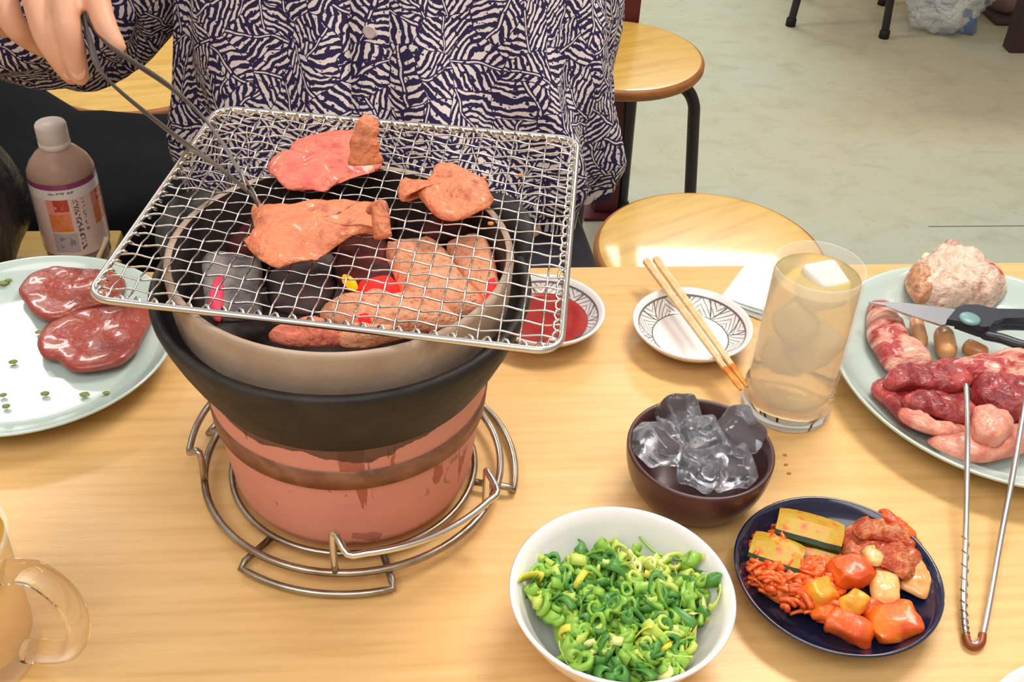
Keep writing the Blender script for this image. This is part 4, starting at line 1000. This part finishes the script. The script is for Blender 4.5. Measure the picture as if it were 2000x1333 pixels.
def shirt_mat():
    m, nt, b = nodes('fern_print_cotton'); g = G(nt); uvv = g.tc('UV')
    wn = nt.nodes.new('ShaderNodeTexNoise'); wn.inputs['Scale'].default_value = 20; wn.inputs['Detail'].default_value = 2; nt.links.new(uvv, wn.inputs['Vector'])
    wv = nt.nodes.new('ShaderNodeVectorMath'); wv.operation = 'MULTIPLY_ADD'; nt.links.new(wn.outputs[1], wv.inputs[0]); wv.inputs[1].default_value = (.030, .030, 0); nt.links.new(uvv, wv.inputs[2])
    vo = nt.nodes.new('ShaderNodeTexVoronoi'); vo.voronoi_dimensions = '2D'; vo.inputs['Scale'].default_value = 27; nt.links.new(wv.outputs[0], vo.inputs['Vector'])
    cx, cy, cz = g.xyz(vo.outputs['Color']); px, py, _ = g.xyz(vo.outputs['Position']); ux, uy, _ = g.xyz(wv.outputs[0])
    dx, dy = g.m('SUBTRACT', ux, px), g.m('SUBTRACT', uy, py)
    a = g.m('MULTIPLY', cx, 6.283); ca, sa = g.m('COSINE', a), g.m('SINE', a)
    lx = g.m('ADD', g.m('MULTIPLY', dx, ca), g.m('MULTIPLY', dy, sa)); ly = g.m('SUBTRACT', g.m('MULTIPLY', dy, ca), g.m('MULTIPLY', dx, sa))
    n1 = g.noise(uvv, 95, 3); n2 = g.noise(uvv, 60, 2)
    ax = g.m('ABSOLUTE', lx)
    s = g.m('SINE', g.m('ADD', g.m('MULTIPLY', g.m('ADD', ly, g.m('MULTIPLY', ax, .75)), 2*pi/.0074), g.m('MULTIPLY', n1, 6.5)))
    white = g.m('GREATER_THAN', g.m('ADD', s, g.m('MULTIPLY', g.m('SUBTRACT', n2, .5), 2.4)), .12)
    rib = g.m('LESS_THAN', ax, .0007)
    white = g.m('MAXIMUM', g.m('MULTIPLY', white, g.m('GREATER_THAN', ax, .0021)), rib)
    # scattered gaps between motifs
    vd = nt.nodes.new('ShaderNodeTexVoronoi'); vd.voronoi_dimensions = '2D'; vd.feature = 'DISTANCE_TO_EDGE'; vd.inputs['Scale'].default_value = 27; nt.links.new(wv.outputs[0], vd.inputs['Vector'])
    white = g.m('MULTIPLY', white, g.m('GREATER_THAN', vd.outputs[0], .012))
    white = g.m('MULTIPLY', white, g.m('GREATER_THAN', g.noise(uvv, 170, 2), .40))
    c = g.mix(white, S(44, 36, 74), S(226, 216, 216))
    nt.links.new(c, b.inputs['Base Color']); b.inputs['Roughness'].default_value = .8; b.inputs['Specular IOR Level'].default_value = .25
    return m
SHIRT = shirt_mat()
TROU = M('dark_trousers', S(20, 20, 32), .85, c2=S(28, 28, 42), scale=30)
SEC = [(.645, -.012, 1.118, .218, .150), (.68, -.006, 1.115, .228, .155), (.72, -.010, 1.118, .228, .150), (.78, -.014, 1.128, .222, .142), (.86, -.014, 1.15, .216, .132), (.94, -.012, 1.17, .206, .122), (1.00, -.01, 1.185, .190, .108), (1.04, 0, 1.195, .16, .090), (1.07, 0, 1.195, .105, .075), (1.085, 0, 1.19, .072, .066)]
def sec_at(z):
    for a, b in zip(SEC[:-1], SEC[1:]):
        if z <= b[0]: t = (z-a[0])/(b[0]-a[0]); return [a[i]+(b[i]-a[i])*t for i in range(5)]
    return SEC[-1]
def torso_pt(a, z, off=0.0):
    _, cx, cy, rx, ry = sec_at(z)
    f = max(0, min(1, (1.0-z)/.3))
    d = f*(.0115*sin(a*13+2.2*sin(z*9)+3*nz(V(a*1.5, z*3, 0), 1, 4))+.0055*nz(V(a*6, z*7, 1), 1, 6)+.012*nz(V(a*2.3, z*5, 2), 1, 7))
    fold = .006*f*max(0, sin((a-z*2.6)*9))**2
    e = 2.3; ca, sa = cos(a), sin(a)
    k = (abs(ca)**e+abs(sa)**e)**(-1/e)
    return V(cx+(rx+d+fold+off)*ca*k, cy+(ry+d+fold+off)*sa*k, z)
vs, fs, uv = [], [], []
NA, NZs = 220, 70
for j in range(NZs+1):
    z = .645+(1.085-.645)*j/NZs; L = 0; prev = None
    for i in range(NA+1):
        a = 2*pi*i/NA+pi/2
        p = torso_pt(a, z); 
        if j == 0: p.z += .012*sin(a*2)+.008*nz(V(a*3, 0, 0), 1, 9)
        vs.append(p); uv.append((i/NA*1.32, z))
for j in range(NZs):
    for i in range(NA): q = j*(NA+1)+i; fs.append((q, q+1, q+NA+2, q+NA+1))
shirt = obj('shirt', (vs, fs), SHIRT, person, uv=uv)
# placket and buttons down the front
ap = 1.5*pi-.10
vs, fs, uv = [], [], []
for j in range(41):
    z = .66+.40*j/40
    for k, (da, of) in enumerate(((-.085, -.001), (-.082, .0025), (.0, .0032), (.082, .0025), (.085, -.001))):
        vs.append(torso_pt(ap+da, z, of)); uv.append((.3+da*.22, z+.37))
for j in range(40):
    for i in range(4): q = j*5+i; fs.append((q, q+1, q+6, q+5))
pk_ = obj('placket', (vs, fs), SHIRT, shirt, uv=uv)
BUT = M('shirt_button', S(206, 196, 200), .35)
for z in (.70, .775, .853, .93):
    c = torso_pt(ap, z, .0045); n_ = (c-V(0, 1.13, z)).normalized()
    mt = n_.to_track_quat('Z', 'Y').to_matrix().to_4x4(); mt.translation = c
    obj('button', xf(lathe([(0, -.001), (.006, -.001), (.0068, .0005), (.0062, .002), (.0045, .0014), (0, .0012)], 20), mt), BUT, shirt)
def sleeve(name, pts, rs, seed):
    P = spline(pts, 10); n = len(P); vs, fs, uv = [], [], []; seg = 64; prev = None; L = 0
    for i, p in enumerate(P):
        t = (P[min(i+1, n-1)]-P[max(i-1, 0)]).normalized()
        a = (V(0, 0, 1)-t*t.z) if prev is None else prev-t*t.dot(prev)
        a.normalize(); prev = a; b = t.cross(a)
        f = i/(n-1)*(len(rs)-1); q = min(int(f), len(rs)-2); r = rs[q]+(rs[q+1]-rs[q])*(f-q)
        if i: L += (p-P[i-1]).length
        for k in range(seg+1):
            th = 2*pi*k/seg
            rr = r*(1+.07*sin(3*th+i*.25)+.10*nz(V(cos(th)*2, sin(th)*2, i*.22), 1, seed)+.03*sin(i*.9+2*th))
            vs.append(p+(a*cos(th)+b*sin(th))*rr); uv.append((k/seg*2*pi*r+seed, L+seed*.37))
    for i in range(n-1):
        for k in range(seg): q = i*(seg+1)+k; fs.append((q, q+1, q+seg+2, q+seg+1))
    o = obj(name, (vs, fs), SHIRT, person, uv=uv)
    md = o.modifiers.new('t', 'SOLIDIFY'); md.thickness = .0012
    return o
sleeve('sleeve', [shR+V(.03, 0, .01), shR+V(-.045, -.01, -.06), elbowR+V(0, -.01, .02), H(95, 40, 1.10), H(-60, 20, 1.03)], [.075, .078, .074, .064, .056], 3)
sleeve('sleeve', [shL+V(-.03, 0, .01), shL+V(.006, -.015, -.10), elbowL+V(.0, -.02, 0), elbowL+V(-.02, -.06, -.05)], [.062, .062, .060, .050], 5)
# trousers
tv = []
for s in (-1, 1):
    tv.append(chain([V(.085*s, 1.22, .54), V(.12*s, .98, .548), V(.14*s, .735, .538)], [.115, .092, .075], 20))
    tv.append(chain([V(.14*s, .735, .538), V(.138*s, .755, .32), V(.135*s, .775, .10)], [.074, .066, .055], 20))
tv.append(ell(V(0, 1.2, .56), (.20, .13, .13)))
obj('trousers', join(*tv), TROU, person)
for s in (-1, 1): obj('shoe', chain([V(.135*s, .80, .055), V(.14*s, .70, .045), V(.145*s, .60, .035)], [.046, .042, .03], 14), M('dark_shoe', S(24, 24, 26), .5), person)
hr = blob(.086, .100, .118, .04, 3, 2, 4)
obj('hair', xf(([V(v.x, v.y if v.y > -.03 or v.z > .045 else max(v.y, -.045), v.z) for v in hr[0]], hr[1]), Matrix.Translation((0, 1.185, 1.283))), M('dark_hair', S(30, 24, 22), .5), person)
for s in (-1, 1): obj('eye', ell(V(.03*s, 1.083, 1.268), (.012, .008, .007)), M('dark_eye', S(36, 26, 24), .2), person)
obj('mouth', ell(V(0, 1.079, 1.195), (.022, .006, .005)), M('lips', S(188, 96, 88), .4), person)

# tongs held by the hand
tg = thing('grill_tongs', H(185, 60, .842), 'grey steel tongs in the hand gripping the largest meat slice', 'tongs'); g0 = tg.location.copy()
b1 = [H(150, -10, .862), H(196, 72, .846), H(262, 122, .822), H(335, 172, .795), H(410, 245, .745), (H(478, 352, .688))]
b2 = [H(150, -10, .862), H(176, 80, .858), H(205, 150, .840), H(340, 264, .775), H(425, 325, .722), (H(500, 388, .680))]
TG = M('tongs_steel', (.46, .45, .44, 1), .34, 1)
for q in (b1, b2):
    q = [p-g0 for p in q]
    obj('arm', tube(spline(q, 8), [.0068]*30+[.0054]*11, 8, flat=(.2, 1), upv=(CAM-g0).normalized().cross((b1[5]-b1[0]).normalized())), TG, tg, sharp=50)
for a, b in (((470, 338), (482, 372)), ((490, 372), (505, 398))):
    A, B = H(*a, .690)-g0, H(*b, .678)-g0
    obj('tip', tube([A, A.lerp(B, .4), A.lerp(B, .8), B], [.0040, .0055, .0050, .0015], 10, flat=(.14, 1), upv=RT), TG, tg)
